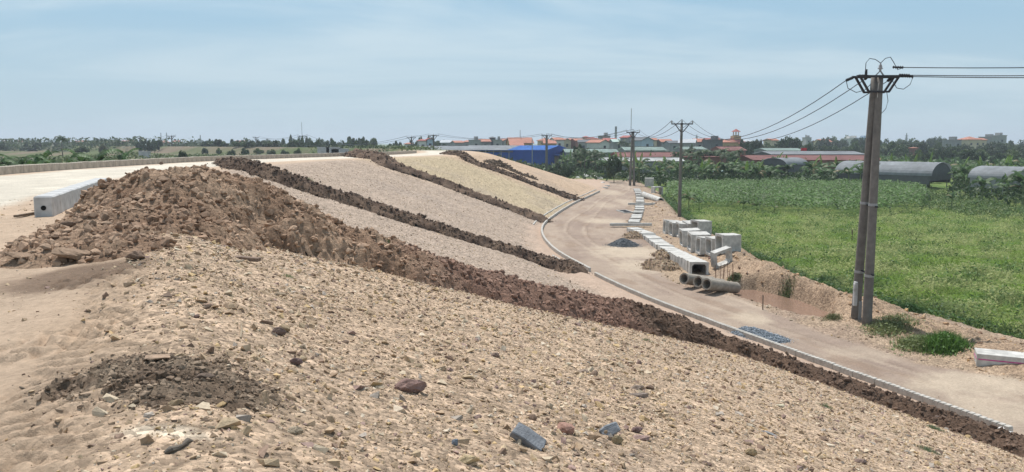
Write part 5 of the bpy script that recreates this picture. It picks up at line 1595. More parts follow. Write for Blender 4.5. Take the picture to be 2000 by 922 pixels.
# broad-leaved weeds along the bank edge
Q = fill([p for p in FIELD_EDGE if p[1] < 135] + [(40, 15), (40, 40), (36, 60), (30, 100)], 60000)
fs = poly_sd(FIELD_POLY, Q[:, 0], Q[:, 1]); nz = fbm(Q[:, 0] / 1.5, Q[:, 1] / 1.5, 3)
k_ = (fs < 0.3) & (fs > -2.0 + 1.4 * nz); Q = Q[k_]; nz = nz[k_]; fs = fs[k_]
zz = base_h(Q[:, 0], Q[:, 1]) + rng.uniform(0, 1, len(Q)) * (.30 + .35 * nz)
nn = unit(len(Q)) * .6 + [0, 0, .8]; nn /= np.linalg.norm(nn, axis=1)[:, None]
V, F, Cq = leaf_quads(np.column_stack([Q, zz]), nn, rng.uniform(.05, .13, len(Q)), np.array([[0.05, 0.105, 0.03]]) * rng.uniform(.6, 1.5, (len(Q), 1)), .6)
tag(link('weeds', npmesh('weeds', V, F, M['leaf'], Cq)), 'dark green creeping weeds along the edge of the stony bank', 'weeds', kind='stuff')

# ---- weeds one can count
def tuft(u, v, r_, hgt, n, colr, label, cat='weed', leafy=True, group=None, name='weed'):
    p = G(u, v); z = float(surf(p[0], p[1])[0])
    q = rng.normal(0, r_ * .5, (n, 2)); hh = hgt * rng.uniform(.4, 1.1, n) * np.exp(-(np.hypot(q[:, 0], q[:, 1]) / r_) ** 2 * .5)
    cq = np.array([colr]) * rng.uniform(.7, 1.35, (n, 1))
    zg = surf(p[0] + q[:, 0], p[1] + q[:, 1]) - z
    V, F, Cq = blades(q, zg, hh, max(.006, hgt * .03), cq, .35)
    o = link(name, npmesh(name, V, F, M['leaf_matt'], Cq), None, (p[0], p[1], z)); tag(o, label, cat, group)
    if leafy:
        m = n // 2; q = rng.normal(0, r_ * .5, (m, 2)); zq = surf(p[0] + q[:, 0], p[1] + q[:, 1]) - z + rng.uniform(.05, .85, m) * hgt * np.exp(-(np.hypot(q[:, 0], q[:, 1]) / r_) ** 2)
        nn = unit(m) * .6 + [0, 0, .8]; nn /= np.linalg.norm(nn, axis=1)[:, None]
        V, F, Cq = leaf_quads(np.column_stack([q, zq]), nn, rng.uniform(.4, 1, m) * min(.1, hgt * .22), np.array([colr]) * rng.uniform(.6, 1.3, (m, 1)), .55)
        link('leaves', npmesh('leaves', V, F, M['leaf'], Cq), o)
tuft(1740, 642, 1.1, .4, 1300, (0.20, 0.235, 0.10), 'patch of thin grassy weeds just right of the foot of the double pole')
tuft(1798, 676, .9, .5, 1500, (0.20, 0.24, 0.10), 'pale grassy clump left of the big green weed by the gully')
tuft(1842, 680, .7, .75, 1800, (0.11, 0.21, 0.05), 'big bright green leafy weed in front of the stony bank at right')
tuft(1775, 608, .6, .5, 1200, (0.06, 0.12, 0.04), 'round dark green leafy plant at the field edge right of the double pole')
tuft(1620, 556, .8, .6, 1500, (0.055, 0.11, 0.04), 'dark leafy plant spilling from the field onto the bank')
tuft(1530, 590, .6, .32, 1200, (0.12, 0.15, 0.06), 'small green clump growing on the bank above the muddy water')
tuft(1625, 622, .4, .25, 600, (0.15, 0.16, 0.07), 'little yellowish tuft between the water and the double pole')
tuft(1435, 545, .35, .5, 400, (0.13, 0.15, 0.07), 'sparse weed beside the steel bars at the culvert')
tuft(563, 541, .10, .06, 90, (0.07, 0.16, 0.05), 'tiny green sprig high on the left of the near slope')
tuft(760, 528, .10, .06, 80, (0.08, 0.15, 0.05), 'tiny green sprig at the lower edge of the big ridge')
tuft(1826, 838, .22, .10, 260, (0.10, 0.16, 0.08), 'small green weed on the dark toe ridge at right')
tuft(1612, 795, .16, .09, 140, (0.12, 0.17, 0.08), 'faint green weed on the right part of the near slope')
tuft(1812, 880, .2, .09, 160, (0.11, 0.16, 0.08), 'faint green weed low at the bottom right')
tuft(1265, 667, .16, .09, 120, (0.12, 0.16, 0.07), 'little green weed at the lower edge of the dark ridge end')
tuft(600, 356, .5, .45, 300, (0.13, 0.16, 0.07), 'green weed on the second dark ridge')

# ---- far woods as single trees
L = lambda s: s
grp_n = 'trees behind the sheds and houses'
def row(us, y0, y1, top0, top1, w0, w1, kinds, cols, label, group, z=None):
    for u in us:
        y = rng.uniform(y0, y1)
        tree_px(u, rng.uniform(top0, top1), y, rng.uniform(w0, w1), kinds[int(rng.integers(0, len(kinds)))], cols[int(rng.integers(0, len(cols)))], label, group, z)
# distinctive ones
tree_px(1540, 262, 330, 66, 'round', 'dark', 'big rounded dark tree rising highest above the houses, right of the middle')
tree_px(1478, 268, 320, 40, 'tall', 'dark', 'tall dark tree left of the big rounded one')
tree_px(1455, 274, 300, 34, 'tall', 'mid', 'narrow green tree left of the tall dark one')
tree_px(1618, 262, 480, 44, 'wide', 'dark', 'flat topped tree on the skyline left of the double pole')
tree_px(1200, 300, 168, 40, 'round', 'dark', 'round dark bush tree in front of the white band of the red roofs')
tree_px(1748, 274, 360, 56, 'round', 'dark', 'dark round tree just right of the double pole')
tree_px(1645, 284, 300, 60, 'bushy', 'light', 'light green tree left of the double pole in front of the skyline')
tree_px(1825, 266, 560, 14, 'tall', 'dark', 'thin single tree sticking up on the right skyline')
tree_px(357, 285, 150, 30, 'bushy', 'dark', 'dark bush standing alone before the dry field')
tree_px(160, 282, 300, 34, 'bushy', 'mid', 'green bush below the coconut palm')
tree_px(201, 277, 330, 22, 'bushy', 'dry', 'grey green rounded tree in the dry field')
tree_px(570, 264, 480, 26, 'tall', 'mid', 'pointed tree standing above the left treeline')
tree_px(691, 268, 420, 44, 'round', 'dark', 'dark domed tree in the treeline left of the grey roof')
tree_px(775, 272, 400, 26, 'round', 'dark', 'dark round tree behind the pair of poles')
for k, (u, v, w_) in enumerate(((1128, 284, 40), (1146, 292, 30), (1095, 308, 36))):
    tree_px(u, v, (225, 215, 190)[k], w_, 'tall' if k < 2 else 'bushy', 'mid', ('leafy tree right of the blue shed', 'smaller tree among the palms right of the blue shed', 'green bush at the foot of the blue shed door')[k])
row(np.arange(1012, 1130, 11), 172, 205, 316, 326, 22, 34, ['bushy'], ['dark', 'mid'], 'dark green bush in the belt below the blue shed', 'bushes below the blue shed')
row(np.arange(1445, 2010, 15), 330, 430, 272, 284, 30, 56, ['round', 'bushy', 'wide'], ['dark', 'mid', 'mid'], 'green tree in the wood behind the red roofs on the right', 'trees of the wood on the right')
row(np.arange(1590, 2020, 13), 480, 640, 264, 274, 26, 44, ['round', 'wide', 'bushy'], ['dark', 'mid'], 'tree on the right skyline', 'trees on the right skyline')
row(np.arange(1760, 2020, 16), 240, 320, 284, 296, 30, 50, ['bushy', 'round'], ['mid', 'light', 'dark'], 'bushy tree in the green belt right of the double pole', 'bushy trees right of the double pole')
row(np.arange(400, 870, 6.5), 330, 480, 268, 279, 22, 42, ['round', 'bushy', 'tall'], ['dark', 'mid', 'light'], 'tree in the treeline across the dry field left of the middle', 'trees of the left treeline')
row(np.arange(400, 860, 26), 250, 320, 281, 287, 14, 26, ['bushy'], ['mid', 'light', 'dark'], 'low bush in front of the left treeline', 'low bushes before the left treeline')
row(np.arange(270, 320, 10), 330, 380, 270, 277, 16, 24, ['round', 'tall'], ['dark', 'mid'], 'tree of the small dark group around the slim pole at left', 'trees of the small group at left')
row(list(np.arange(0, 270, 8)) + list(np.arange(320, 400, 8)), 420, 600, 273, 280, 22, 40, ['bushy', 'round'], ['dark', 'mid'], 'tree or bush in the thin far line at the left', 'trees of the thin far line at left')
row(np.arange(870, 1440, 15), 260, 420, 283, 291, 16, 28, ['bushy', 'round'], ['dark', 'mid', 'light'], 'green tree standing between the town houses and the sheds', 'trees between the houses and the sheds')
row(np.arange(890, 1600, 42), 560, 700, 270, 275, 18, 30, ['round', 'wide'], ['dark'], 'dark tree behind the town roofs', 'trees behind the town roofs')

# ---- palms
def palm_proto(seed, nf=15, droop=1.0):
    r = random.Random(seed); Vs, Fs, Cs = [], [], []; off = 0
    for k in range(nf):
        az = k * 2.4 + r.uniform(-.3, .3); e = r.uniform(-.1, 1.25); Lf = r.uniform(.75, 1.0); p = Vector((0, 0, 0)); segs = 9
        col = np.array([0.05, 0.085, 0.03]) * r.uniform(.7, 1.4)
        for s in range(segs):
            f = s / segs; side = Vector((-math.sin(az), math.cos(az), 0)); fw = Vector((math.cos(az) * math.cos(e), math.sin(az) * math.cos(e), math.sin(e)))
            q = p + fw * Lf / segs; wd = .26 * (math.sin(math.pi * (0.12 + .85 * f)) ** .6)
            for sg in (-1, 1):
                for j in (0, .5):
                    a_ = p.lerp(q, j); b_ = p.lerp(q, j + .3)
                    tip = a_ + side * sg * wd + fw * .10 - Vector((0, 0, wd * (.55 + .3 * r.random())))
                    Vs += [a_[:], b_[:], tip[:], (a_ * .5 + tip * .5 + fw * -.02)[:]]; Fs.append([off, off + 1, off + 2, off + 3]); off += 4; Cs += [col] * 4
            p = q; e -= droop * (.10 + .25 * f)
    cm = npmesh('crown', np.array(Vs), np.array(Fs), M['leaf'], np.array(Cs))
    return cm
PALM = [palm_proto(s, 15 + s, .9 + .1 * s) for s in range(3)]
def palm(u, vtop, y, label, group=None, r_=2.6):
    x, _, zt = at(u, vtop, y); z = float(base_h(np.array([x]), np.array([y]))[0])
    t_ = thing('palm_tree', label, 'palm', (x, y, z), rng.uniform(0, 6.28), group)
    h_ = max(zt - z - r_ * .45, 1.5)
    o = link('crown', PALM[int(rng.integers(0, 3))], t_, (0, 0, h_)); o.scale = (r_, r_, r_)
    bm = bmesh.new(); add_tube(bm, [(0, 0, -.2), (.08, 0, h_ * .5), (0, 0, h_ + .05)], [.19, .14, .11], 8); bmobj('trunk', bm, M['bark'], t_)
palm(120, 264, 260, 'coconut palm standing above the far line at left', None, 2.9)
for (u, v) in ((1134, 291), (1143, 288), (1155, 291), (1163, 296), (1172, 292), (1128, 297)):
    palm(u, v, rng.uniform(196, 214), 'palm in the group right of the blue shed', 'palms right of the blue shed')
for u in (1322, 1334, 1346, 1355, 1366, 1378, 1390, 1399, 1411, 1420, 1431, 1441):
    palm(u, rng.uniform(288, 297), rng.uniform(196, 222), 'dark areca palm in the row before the long red roof', 'areca palms before the long red roof')
for (u, v) in ((1214, 272), (1228, 276)):
    palm(u, v, 330, 'palm between the houses near the twin pole', 'palms between the houses by the twin pole', 3.2)

# ---- far plantation and undergrowth as masses
def mass(name, label, poly_, n, hgt, size, colr, var=.4):
    Q = fill(poly_, n); nz = fbm(Q[:, 0] / 6, Q[:, 1] / 6, 4)
    zz = base_h(Q[:, 0], Q[:, 1]) + rng.uniform(.1, 1, n) * hgt * (1 + .6 * nz)
    nn = unit(n) * .7 + [0, -.2, .6]; nn /= np.linalg.norm(nn, axis=1)[:, None]
    V, F, Cq = leaf_quads(np.column_stack([Q, zz]), nn, rng.uniform(.6, 1.4, n) * size, np.array([colr]) * rng.uniform(1 - var, 1 + var, (n, 1)) * (1 + .5 * nz)[:, None], .5)
    tag(link(name, npmesh(name, V, F, M['leaf'], Cq)), label, 'plants', kind='stuff')
mass('plantation', 'far banana plantation between the grey barrel roof and the right skyline', [(86, 175), (200, 215), (330, 480), (150, 480), (80, 260)], 26000, 3.4, .75, (0.08, 0.135, 0.045))
mass('undergrowth', 'dark undergrowth below the banana plants in the middle of the field', BANP, 20000, 1.9, .34, (0.045, 0.08, 0.025))
mass('undergrowth', 'dark undergrowth inside the right banana clump', BANR, 6000, 2.2, .3, (0.045, 0.08, 0.025))
mass('undergrowth', 'low green growth between the sheds, houses and plantation', [(4, 185), (30, 165), (110, 185), (220, 330), (160, 420), (-30, 420), (-20, 240)], 30000, 1.6, .6, (0.06, 0.095, 0.035))
mass('undergrowth', 'rough green growth in front of the right banana clump', poly_px([(1800, 372), (1850, 380), (1960, 402), (2060, 418), (2060, 432), (1900, 424), (1800, 408)], -.45), 9000, .6, .14, (0.11, 0.165, 0.055))
mass('woodland', 'far low wood closing the dry field on the left', [(-420, 470), (-180, 400), (-25, 350), (-10, 430), (-60, 560), (-520, 640)], 30000, 4.2, .9, (0.055, 0.085, 0.032))
mass('scrub', 'green scrub and weeds in the field left of the upper road', [(-75, 110), (-40, 130), (-20, 170), (-20, 260), (-120, 300), (-160, 200)], 9000, .9, .35, (0.09, 0.12, 0.04))

# ------------------------------------------------------------------ sheds and houses
print('town')
def wallm(nm, c, v=.12): return mat(nm, c, .85, var=v, scale=1.5, var2=.1, scale2=.25)
WALLC = {'cream': wallm('cream_wall', (.50, .42, .29)), 'white': wallm('white_wall', (.58, .57, .54)), 'grey': wallm('grey_render', (.30, .30, .29)), 'ochre': wallm('ochre_wall', (.46, .32, .17)),
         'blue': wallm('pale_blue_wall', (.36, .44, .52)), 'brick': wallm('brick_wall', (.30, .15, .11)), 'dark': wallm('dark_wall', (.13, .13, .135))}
def roofm(nm, c, freq=18.0, metal=0.0, axis=0):
    m = mat(nm, c, .7, var=.16, scale=1.2, var2=.15, scale2=.2, metal=metal)
    return m
ROOFC = {'tile': roofm('orange_tiles', (.36, .15, .10)), 'red': roofm('red_tiles', (.30, .085, .07)), 'pinkred': roofm('faded_red_sheet', (.34, .165, .15)), 'green': roofm('pale_green_sheet', (.36, .45, .41)),
         'greysheet': roofm('grey_sheet', (.38, .40, .42)), 'white': roofm('white_sheet', (.62, .63, .62)), 'darkgrey': roofm('dark_fibre_cement', (.105, .11, .12)), 'blue': roofm('blue_sheet_roof', (.06, .22, .62)), 'rust': roofm('brown_fibre_cement', (.12, .09, .075))}
M['bluewall'] = mat('blue_sheet_wall', (.035, .14, .55), .6, var=.1, scale=.6)
M['window_dark'] = mat('dark_window', (.03, .04, .05), .2, var=.1, spec=.5)
M['cream_sheet'] = mat('cream_sheet', (.48, .42, .31), .6, var=.08)

def gz(x, y): return float(base_h(np.array([x]), np.array([y]))[0])

def house(u, wpx, vr, y, roof, wall, rcol, label, depth=9.0, rz=0.0, storeys=2, group=None, cat='house', name='house', rise=None, wins=None):
    """house at distance y, its ridge at row vr, wpx wide in the photograph"""
    x, _, zr = at(u, vr, y); z = gz(x, y); H_ = zr - z; W = wpx / FPX * y
    if rise is None: rise = 0.0 if roof == 'flat' else min(2.4, W * .22)
    he = H_ - rise
    t_ = thing(name, label, cat, (x, y, z), rz, group)
    a, b = W / 2, depth / 2; ov = .45
    bm = bmesh.new()
    if roof == 'gablex':      # ridge along x, gables at the sides
        prof = [(-b, 0), (b, 0), (b, he), (0, H_ - .12), (-b, he)]
        A = [bm.verts.new((-a, p, q)) for p, q in prof]; B = [bm.verts.new((a, p, q)) for p, q in prof]
        bm.faces.new(A); bm.faces.new(B[::-1])
        for i in range(5): bm.faces.new((A[i], A[(i + 1) % 5], B[(i + 1) % 5], B[i]))
    elif roof == 'gabley':    # gable faces the camera
        prof = [(-a, 0), (a, 0), (a, he), (0, H_ - .12), (-a, he)]
        A = [bm.verts.new((p, -b, q)) for p, q in prof]; B = [bm.verts.new((p, b, q)) for p, q in prof]
        bm.faces.new(A); bm.faces.new(B[::-1])
        for i in range(5): bm.faces.new((A[i], A[(i + 1) % 5], B[(i + 1) % 5], B[i]))
    else:
        add_box(bm, (0, 0, he / 2), (2 * a, 2 * b, he))
    bmesh.ops.recalc_face_normals(bm, faces=bm.faces)
    bmobj('wall', bm, WALLC[wall], t_)
    bm = bmesh.new(); th = .22
    def slab(pts):
        up_ = [bm.verts.new(p) for p in pts]; dn = [bm.verts.new((p[0], p[1], p[2] - th)) for p in pts]
        bm.faces.new(up_); bm.faces.new(dn[::-1]); n = len(pts)
        for i in range(n): bm.faces.new((up_[i], dn[i], dn[(i + 1) % n], up_[(i + 1) % n]))
    if roof == 'gablex':
        k = rise / b
        for s in (-1, 1): slab([(-a - ov, s * (b + ov), he - k * ov + .1), (a + ov, s * (b + ov), he - k * ov + .1), (a + ov, 0, H_ + .1), (-a - ov, 0, H_ + .1)])
    elif roof == 'gabley':
        k = rise / a
        for s in (-1, 1): slab([(s * (a + ov), -b - ov, he - k * ov + .1), (s * (a + ov), b + ov, he - k * ov + .1), (0, b + ov, H_ + .1), (0, -b - ov, H_ + .1)])
    elif roof == 'hip':
        r_ = max(a - b, .3); e = he + .1
        P = [(-a - ov, -b - ov, e), (a + ov, -b - ov, e), (a + ov, b + ov, e), (-a - ov, b + ov, e)]
        q = [bm.verts.new(p) for p in P]; r1 = bm.verts.new((-r_, 0, H_ + .1)); r2 = bm.verts.new((r_, 0, H_ + .1)); dn = [bm.verts.new((p[0], p[1], e - .2)) for p in P]
        bm.faces.new((q[0], q[1], r2, r1)); bm.faces.new((q[1], q[2], r2)); bm.faces.new((q[2], q[3], r1, r2)); bm.faces.new((q[3], q[0], r1)); bm.faces.new(dn[::-1])
        for i in range(4): bm.faces.new((q[i], dn[i], dn[(i + 1) % 4], q[(i + 1) % 4]))
    else:
        add_box(bm, (0, 0, he + .15), (2 * a + .5, 2 * b + .5, .3)); add_box(bm, (a * .3, 0, he + 1.0), (a * .6, b, 1.6))
    bmesh.ops.recalc_face_normals(bm, faces=bm.faces)
    bmobj('roof', bm, ROOFC[rcol] if roof != 'flat' else WALLC[wall], t_)
    # windows on the faces turned to the camera
    nw = wins if wins is not None else max(1, int(W / 3.2))
    sh = he / storeys
    for s in range(storeys):
        if sh * (s + 1) < he - 4.5 * storeys: continue
        for k in range(nw):
            wx = -a + (k + .5) * 2 * a / nw
            bm = bmesh.new(); add_box(bm, (wx, -b - .03, sh * s + sh * .52), (min(1.1, 1.2 * a / nw), .12, min(1.4, sh * .5)))
            bmobj('window', bm, M['window_dark'], t_)
    return t_

# town row, left to right: (u, width px, ridge row, distance, roof, wall, roof colour, depth, heading, label)
T = [
 (824, 14, 273, 330, 'hip', 'white', 'red', 9, .2, 'white house with red hipped roof just left of the pole by the grey roof'),
 (838, 11, 271, 330, 'gabley', 'blue', 'red', 9, .2, 'pale blue two storey house with red roof behind the pole by the grey roof'),
 (798, 10, 280, 330, 'hip', 'white', 'tile', 8, 0, 'small orange roofed house among trees behind the pair of poles'),
 (872, 20, 275, 420, 'gablex', 'grey', 'greysheet', 9, 0, 'grey roofed house right of the pole behind the grey shed roof'),
 (893, 16, 276, 400, 'gablex', 'grey', 'tile', 9, .3, 'low grey house with orange roof, first left of the town row'),
 (912, 16, 275, 430, 'hip', 'grey', 'tile', 9, 0, 'small house with faded orange roof near the left of the town row'),
 (927, 18, 275, 380, 'flat', 'grey', 'tile', 9, .2, 'flat roofed grey house left of the orange hipped one'),
 (945, 20, 273, 390, 'gablex', 'grey', 'tile', 9, .2, 'grey house with orange roof left of the little turret'),
 (962, 11, 268, 400, 'hip', 'dark', 'darkgrey', 6, 0, 'narrow dark turret house rising above its neighbours'),
 (972, 16, 275, 380, 'flat', 'grey', 'tile', 9, 0, 'flat roofed grey house right of the turret'),
 (984, 16, 272, 400, 'gabley', 'grey', 'tile', 9, .4, 'grey house with small red gable right of the turret'),
 (1015, 44, 270, 330, 'gablex', 'ochre', 'tile', 10, .15, 'large ochre house with wide orange roof behind the blue shed'),
 (1008, 24, 280, 320, 'gablex', 'cream', 'tile', 8, .1, 'low orange roofed wing in front of the large ochre house'),
 (1064, 22, 271, 360, 'hip', 'cream', 'tile', 9, -.2, 'cream house with orange hipped roof behind the pole by the blue shed'),
 (1072, 22, 276, 340, 'gablex', 'ochre', 'tile', 8, .1, 'ochre house lower roofed, right of the pole by the blue shed'),
 (1088, 18, 270, 370, 'gablex', 'white', 'tile', 9, .2, 'white house with orange roof right of the blue shed ridge'),
 (1101, 16, 272, 380, 'gabley', 'cream', 'tile', 9, .3, 'cream house with gable to the road above the right end of the blue shed'),
 (1113, 18, 271, 390, 'hip', 'cream', 'tile', 9, 0, 'cream house with tiled hip roof left of the dark flat one'),
 (1127, 16, 272, 380, 'gablex', 'brick', 'tile', 9, .2, 'brick coloured house with orange roof in the middle of the town row'),
 (1140, 20, 274, 360, 'gablex', 'grey', 'darkgrey', 9, -.1, 'grey house with dark roof in the middle of the town row'),
 (1156, 16, 269, 400, 'hip', 'cream', 'red', 9, .2, 'cream house with red hip roof in front of the distant one'),
 (1168, 22, 274, 340, 'gabley', 'white', 'tile', 10, .5, 'white gabled house with bright orange roof right of the palms'),
 (1144, 10, 267, 470, 'hip', 'cream', 'red', 8, 0, 'small red roofed house standing behind the row'),
 (1180, 20, 267, 420, 'flat', 'grey', 'greysheet', 9, 0, 'tall grey flat topped house right of the middle of the town row'),
 (1190, 24, 271, 400, 'gablex', 'grey', 'red', 9, .1, 'grey house with broad dark red roof left of the twin pole'),
 (1205, 22, 273, 380, 'gablex', 'grey', 'green', 9, .1, 'house with pale green roof just left of the twin pole'),
 (1226, 14, 266, 370, 'gabley', 'grey', 'red', 9, .3, 'tall grey house with red gable immediately left of the twin pole'),
 (1254, 26, 269, 360, 'gabley', 'blue', 'darkgrey', 10, .35, 'blue grey gabled house right of the twin pole'),
 (1272, 16, 271, 400, 'gablex', 'cream', 'tile', 9, 0, 'cream house with faded orange roof right of the blue grey gable'),
 (1286, 18, 275, 420, 'hip', 'cream', 'tile', 9, .2, 'low cream house between the twin pole and the single pole'),
 (1298, 22, 273, 400, 'gablex', 'grey', 'tile', 9, .1, 'house with orange roof left of the single pole'),
 (1312, 20, 276, 370, 'gablex', 'grey', 'darkgrey', 9, .1, 'grey house with dark roof close left of the single pole'),
 (1343, 30, 273, 370, 'gablex', 'grey', 'greysheet', 10, -.3, 'grey gabled house right of the single pole'),
 (1367, 26, 272, 390, 'gablex', 'grey', 'tile', 10, .1, 'house with long bright orange roof right of the grey gabled one'),
 (1390, 26, 271, 380, 'gablex', 'grey', 'red', 10, .0, 'house with red roof left of the turreted villa'),
 (1392, 24, 275, 330, 'flat', 'dark', 'red', 8, .2, 'dark half built house with small red top in front of the red roof'),
 (1419, 28, 273, 360, 'hip', 'ochre', 'tile', 10, .2, 'ochre house with orange roof just left of the turreted villa'),
 (1458, 16, 274, 420, 'hip', 'grey', 'greysheet', 9, .2, 'grey roofed house right of the turreted villa'),
 (1506, 14, 272, 430, 'gablex', 'cream', 'tile', 9, .2, 'orange roofed house between the tall trees'),
 (1576, 10, 270, 640, 'flat', 'grey', 'greysheet', 9, .0, 'far grey block on the skyline right of the big rounded tree'),
 (1607, 22, 273, 520, 'gablex', 'cream', 'tile', 9, .2, 'long low house with orange end below the flat topped tree'),
 (1656, 13, 272, 560, 'flat', 'white', 'greysheet', 9, .1, 'white flat roofed house left of the double pole on the skyline'),
 (1666, 11, 271, 570, 'flat', 'white', 'greysheet', 9, .3, 'second white flat roofed house left of the double pole'),
 (1684, 14, 271, 560, 'flat', 'blue', 'greysheet', 9, .1, 'pale blue flat roofed house close left of the double pole'),
 (1859, 16, 275, 400, 'flat', 'grey', 'greysheet', 8, .3, 'grey cube shaped house on the right skyline'),
 (1893, 26, 268, 470, 'hip', 'cream', 'tile', 10, .1, 'cream villa with orange hipped roof on the right skyline'),
 (1912, 14, 271, 470, 'gablex', 'cream', 'tile', 8, .1, 'small orange roofed house beside the cream villa on the right'),
 (1930, 16, 269, 480, 'flat', 'grey', 'greysheet', 9, .3, 'grey flat roofed house right of the cream villa'),
 (1948, 18, 266, 500, 'flat', 'grey', 'greysheet', 9, .1, 'taller grey flat house farthest right on the skyline'),
 (1784, 6, 289, 330, 'hip', 'brick', 'tile', 4, 0, 'tiny orange roofed hut in the plantation right of the double pole'),
]
for (u, wp, vr, y, rf, wl, rc, dp, rz_, lb) in T:
    house(u, wp, vr - 1, y, rf, wl, rc, lb, dp, rz_)
# villa with turret
x, y_, zr = at(1434, 268, 370); z = gz(x, y_); h_ = zr - z
t_ = thing('villa', 'red roofed villa with an open hexagonal turret above its neighbours', 'house', (x, y_, z), .15)
bm = bmesh.new(); add_box(bm, (0, 0, (h_ - 3) / 2), (9.5, 9, h_ - 3)); add_box(bm, (.8, 0, h_ - 1.2), (3.6, 3.6, 3.6)); bmobj('wall', bm, WALLC['ochre'], t_)
bm = bmesh.new()
def hipm(bm, cx, cy, a, b, z0, z1):
    q = [bm.verts.new((cx + sx_ * a, cy + sy_ * b, z0)) for sx_, sy_ in ((-1, -1), (1, -1), (1, 1), (-1, 1))]; t0 = bm.verts.new((cx, cy, z1))
    for i in range(4): bm.faces.new((q[i], q[(i + 1) % 4], t0))
    bm.faces.new(q[::-1])
hipm(bm, 0, 0, 5.6, 5.2, h_ - 2.9, h_ - .2); hipm(bm, -3, -3, 2.6, 2.6, h_ - 2.8, h_ - .4)
bmobj('roof', bm, ROOFC['red'], t_)
bm = bmesh.new(); add_tube(bm, [(.8, 0, h_ + .6), (.8, 0, h_ + 1.0)], 1.5, 6)
for k in range(6): add_tube(bm, [(.8 + 1.3 * math.cos(k * 1.047), 1.3 * math.sin(k * 1.047), h_ + .8), (.8 + 1.3 * math.cos(k * 1.047), 1.3 * math.sin(k * 1.047), h_ + 2.5)], .16, 5)
tu = bmobj('turret', bm, WALLC['cream'], t_)
bm = bmesh.new(); add_tube(bm, [(.8, 0, h_ + 2.5), (.8, 0, h_ + 3.9)], [2.2, .05], 6); bmobj('turret_roof', bm, ROOFC['red'], tu)
for k in range(3):
    bm = bmesh.new(); add_box(bm, (-3.2 + 3.1 * k, -4.53, h_ - 5), (1.2, .1, 1.5)); bmobj('window', bm, M['window_dark'], t_)

# far settlement at the left, behind the dry field
for k, u in enumerate([12, 40, 62, 148, 163, 190, 205, 214, 226, 240, 252, 262, 320, 345, 388, 430, 470, 520]):
    house(u, 9 + (k * 5) % 9, 274.5 + (k * 3) % 3, 760 + 30 * (k % 4), ('hip', 'gablex', 'flat')[k % 3], ('brick', 'grey', 'white')[(k * 2) % 3], ('tile', 'red')[k % 2],
          'tiny far house with muted walls in the settlement beyond the dry field at left', 9, .2 * (k % 4), storeys=1, group='far houses beyond the dry field', wins=2)

# blue shed: clad part and open steel frame
A = Vector((11.3, 262, 0)); Ld = Vector((-.912, .41, 0)); Gd = Vector((.41, .912, 0)); z0 = gz(11, 262)
t_ = thing('shed', 'large blue sheet metal shed with cream door, left half open steel frame', 'shed', (A.x, A.y, z0))
eh, rh, LW, GW = 6.0, 7.4, 12.0, 21.0
LT = 34.0
def fp(l, g, z): p = Ld * l + Gd * g; return (p.x, p.y, z)
bm = bmesh.new()
poly(bm, [fp(0, 0, 0), fp(0, 0, eh), fp(LW, 0, eh), fp(LW, 0, 0)])
poly(bm, [fp(0, 0, 0), fp(0, GW, 0), fp(0, GW, eh), fp(0, GW / 2, rh), fp(0, 0, eh)])
poly(bm, [fp(LW, 0, 0), fp(LW, 0, eh), fp(LW, GW / 2, rh), fp(LW, GW, eh), fp(LW, GW, 0)])
poly(bm, [fp(0, GW, 0), fp(LW, GW, 0), fp(LW, GW, eh), fp(0, GW, eh)])
bmesh.ops.solidify(bm, geom=list(bm.faces), thickness=.12)
# low parapet wall along the open part
bmobj('wall', bm, M['bluewall'], t_)
bm = bmesh.new()
for s in (0, 1):
    e = -.5 if s == 0 else GW + .5
    q = [fp(-.5, e, eh + .02), fp(LW + 2, e, eh + .02), fp(LW + 2, GW / 2, rh + .12), fp(-.5, GW / 2, rh + .12)]
    poly(bm, q if s == 0 else q[::-1])
bmesh.ops.solidify(bm, geom=list(bm.faces), thickness=.1)
bmobj('roof', bm, ROOFC['blue'], t_)
bm = bmesh.new(); 
q = [fp(LW + 2, -.5, eh), fp(LT, -.5, eh), fp(LT, GW / 2, rh + .1), fp(LW + 2, GW / 2, rh + .1)]; poly(bm, q)
q = [fp(LW + 2, GW + .5, eh), fp(LT, GW + .5, eh), fp(LT, GW / 2, rh + .1), fp(LW + 2, GW / 2, rh + .1)]; poly(bm, q[::-1])
bmesh.ops.solidify(bm, geom=list(bm.faces), thickness=.08)
bmobj('roof', bm, ROOFC['greysheet'], t_)
for k in range(8):
    l = LW + 1.5 + k * 2.9
    bars(t_, 'column', [(fp(l, 0, 0), fp(l, 0, eh)), (fp(l, GW, 0), fp(l, GW, eh))], .28, M['steel_light'])
bars(t_, 'rail', [(fp(LW, 0, z), fp(LT, 0, z)) for z in (1.5, 3.0, 4.5, 5.85)], .16, M['bluewall'])
bm = bmesh.new(); poly(bm, [fp(LW, .2, 0), fp(LT, .2, 0), fp(LT, .2, 5.2), fp(LW, .2, 5.2)]); bmesh.ops.solidify(bm, geom=list(bm.faces), thickness=.1); bmobj('front_panel', bm, M['bluewall'], t_)  # inner blue panel set forward, clear of the roof's shade, to show brighter
bm = bmesh.new(); poly(bm, [fp(-.14, 7.3, 0), fp(-.14, 11.5, 0), fp(-.14, 11.5, 3.9), fp(-.14, 7.3, 3.9)]); bmobj('door', bm, M['cream_sheet'], t_)
bm = bmesh.new(); poly(bm, [fp(-.1, 6.6, 4.5), fp(-1.4, 6.6, 4.2), fp(-1.4, 13.4, 4.2), fp(-.1, 13.4, 4.5)]); bmesh.ops.solidify(bm, geom=list(bm.faces), thickness=.08); bmobj('canopy', bm, ROOFC['blue'], t_)

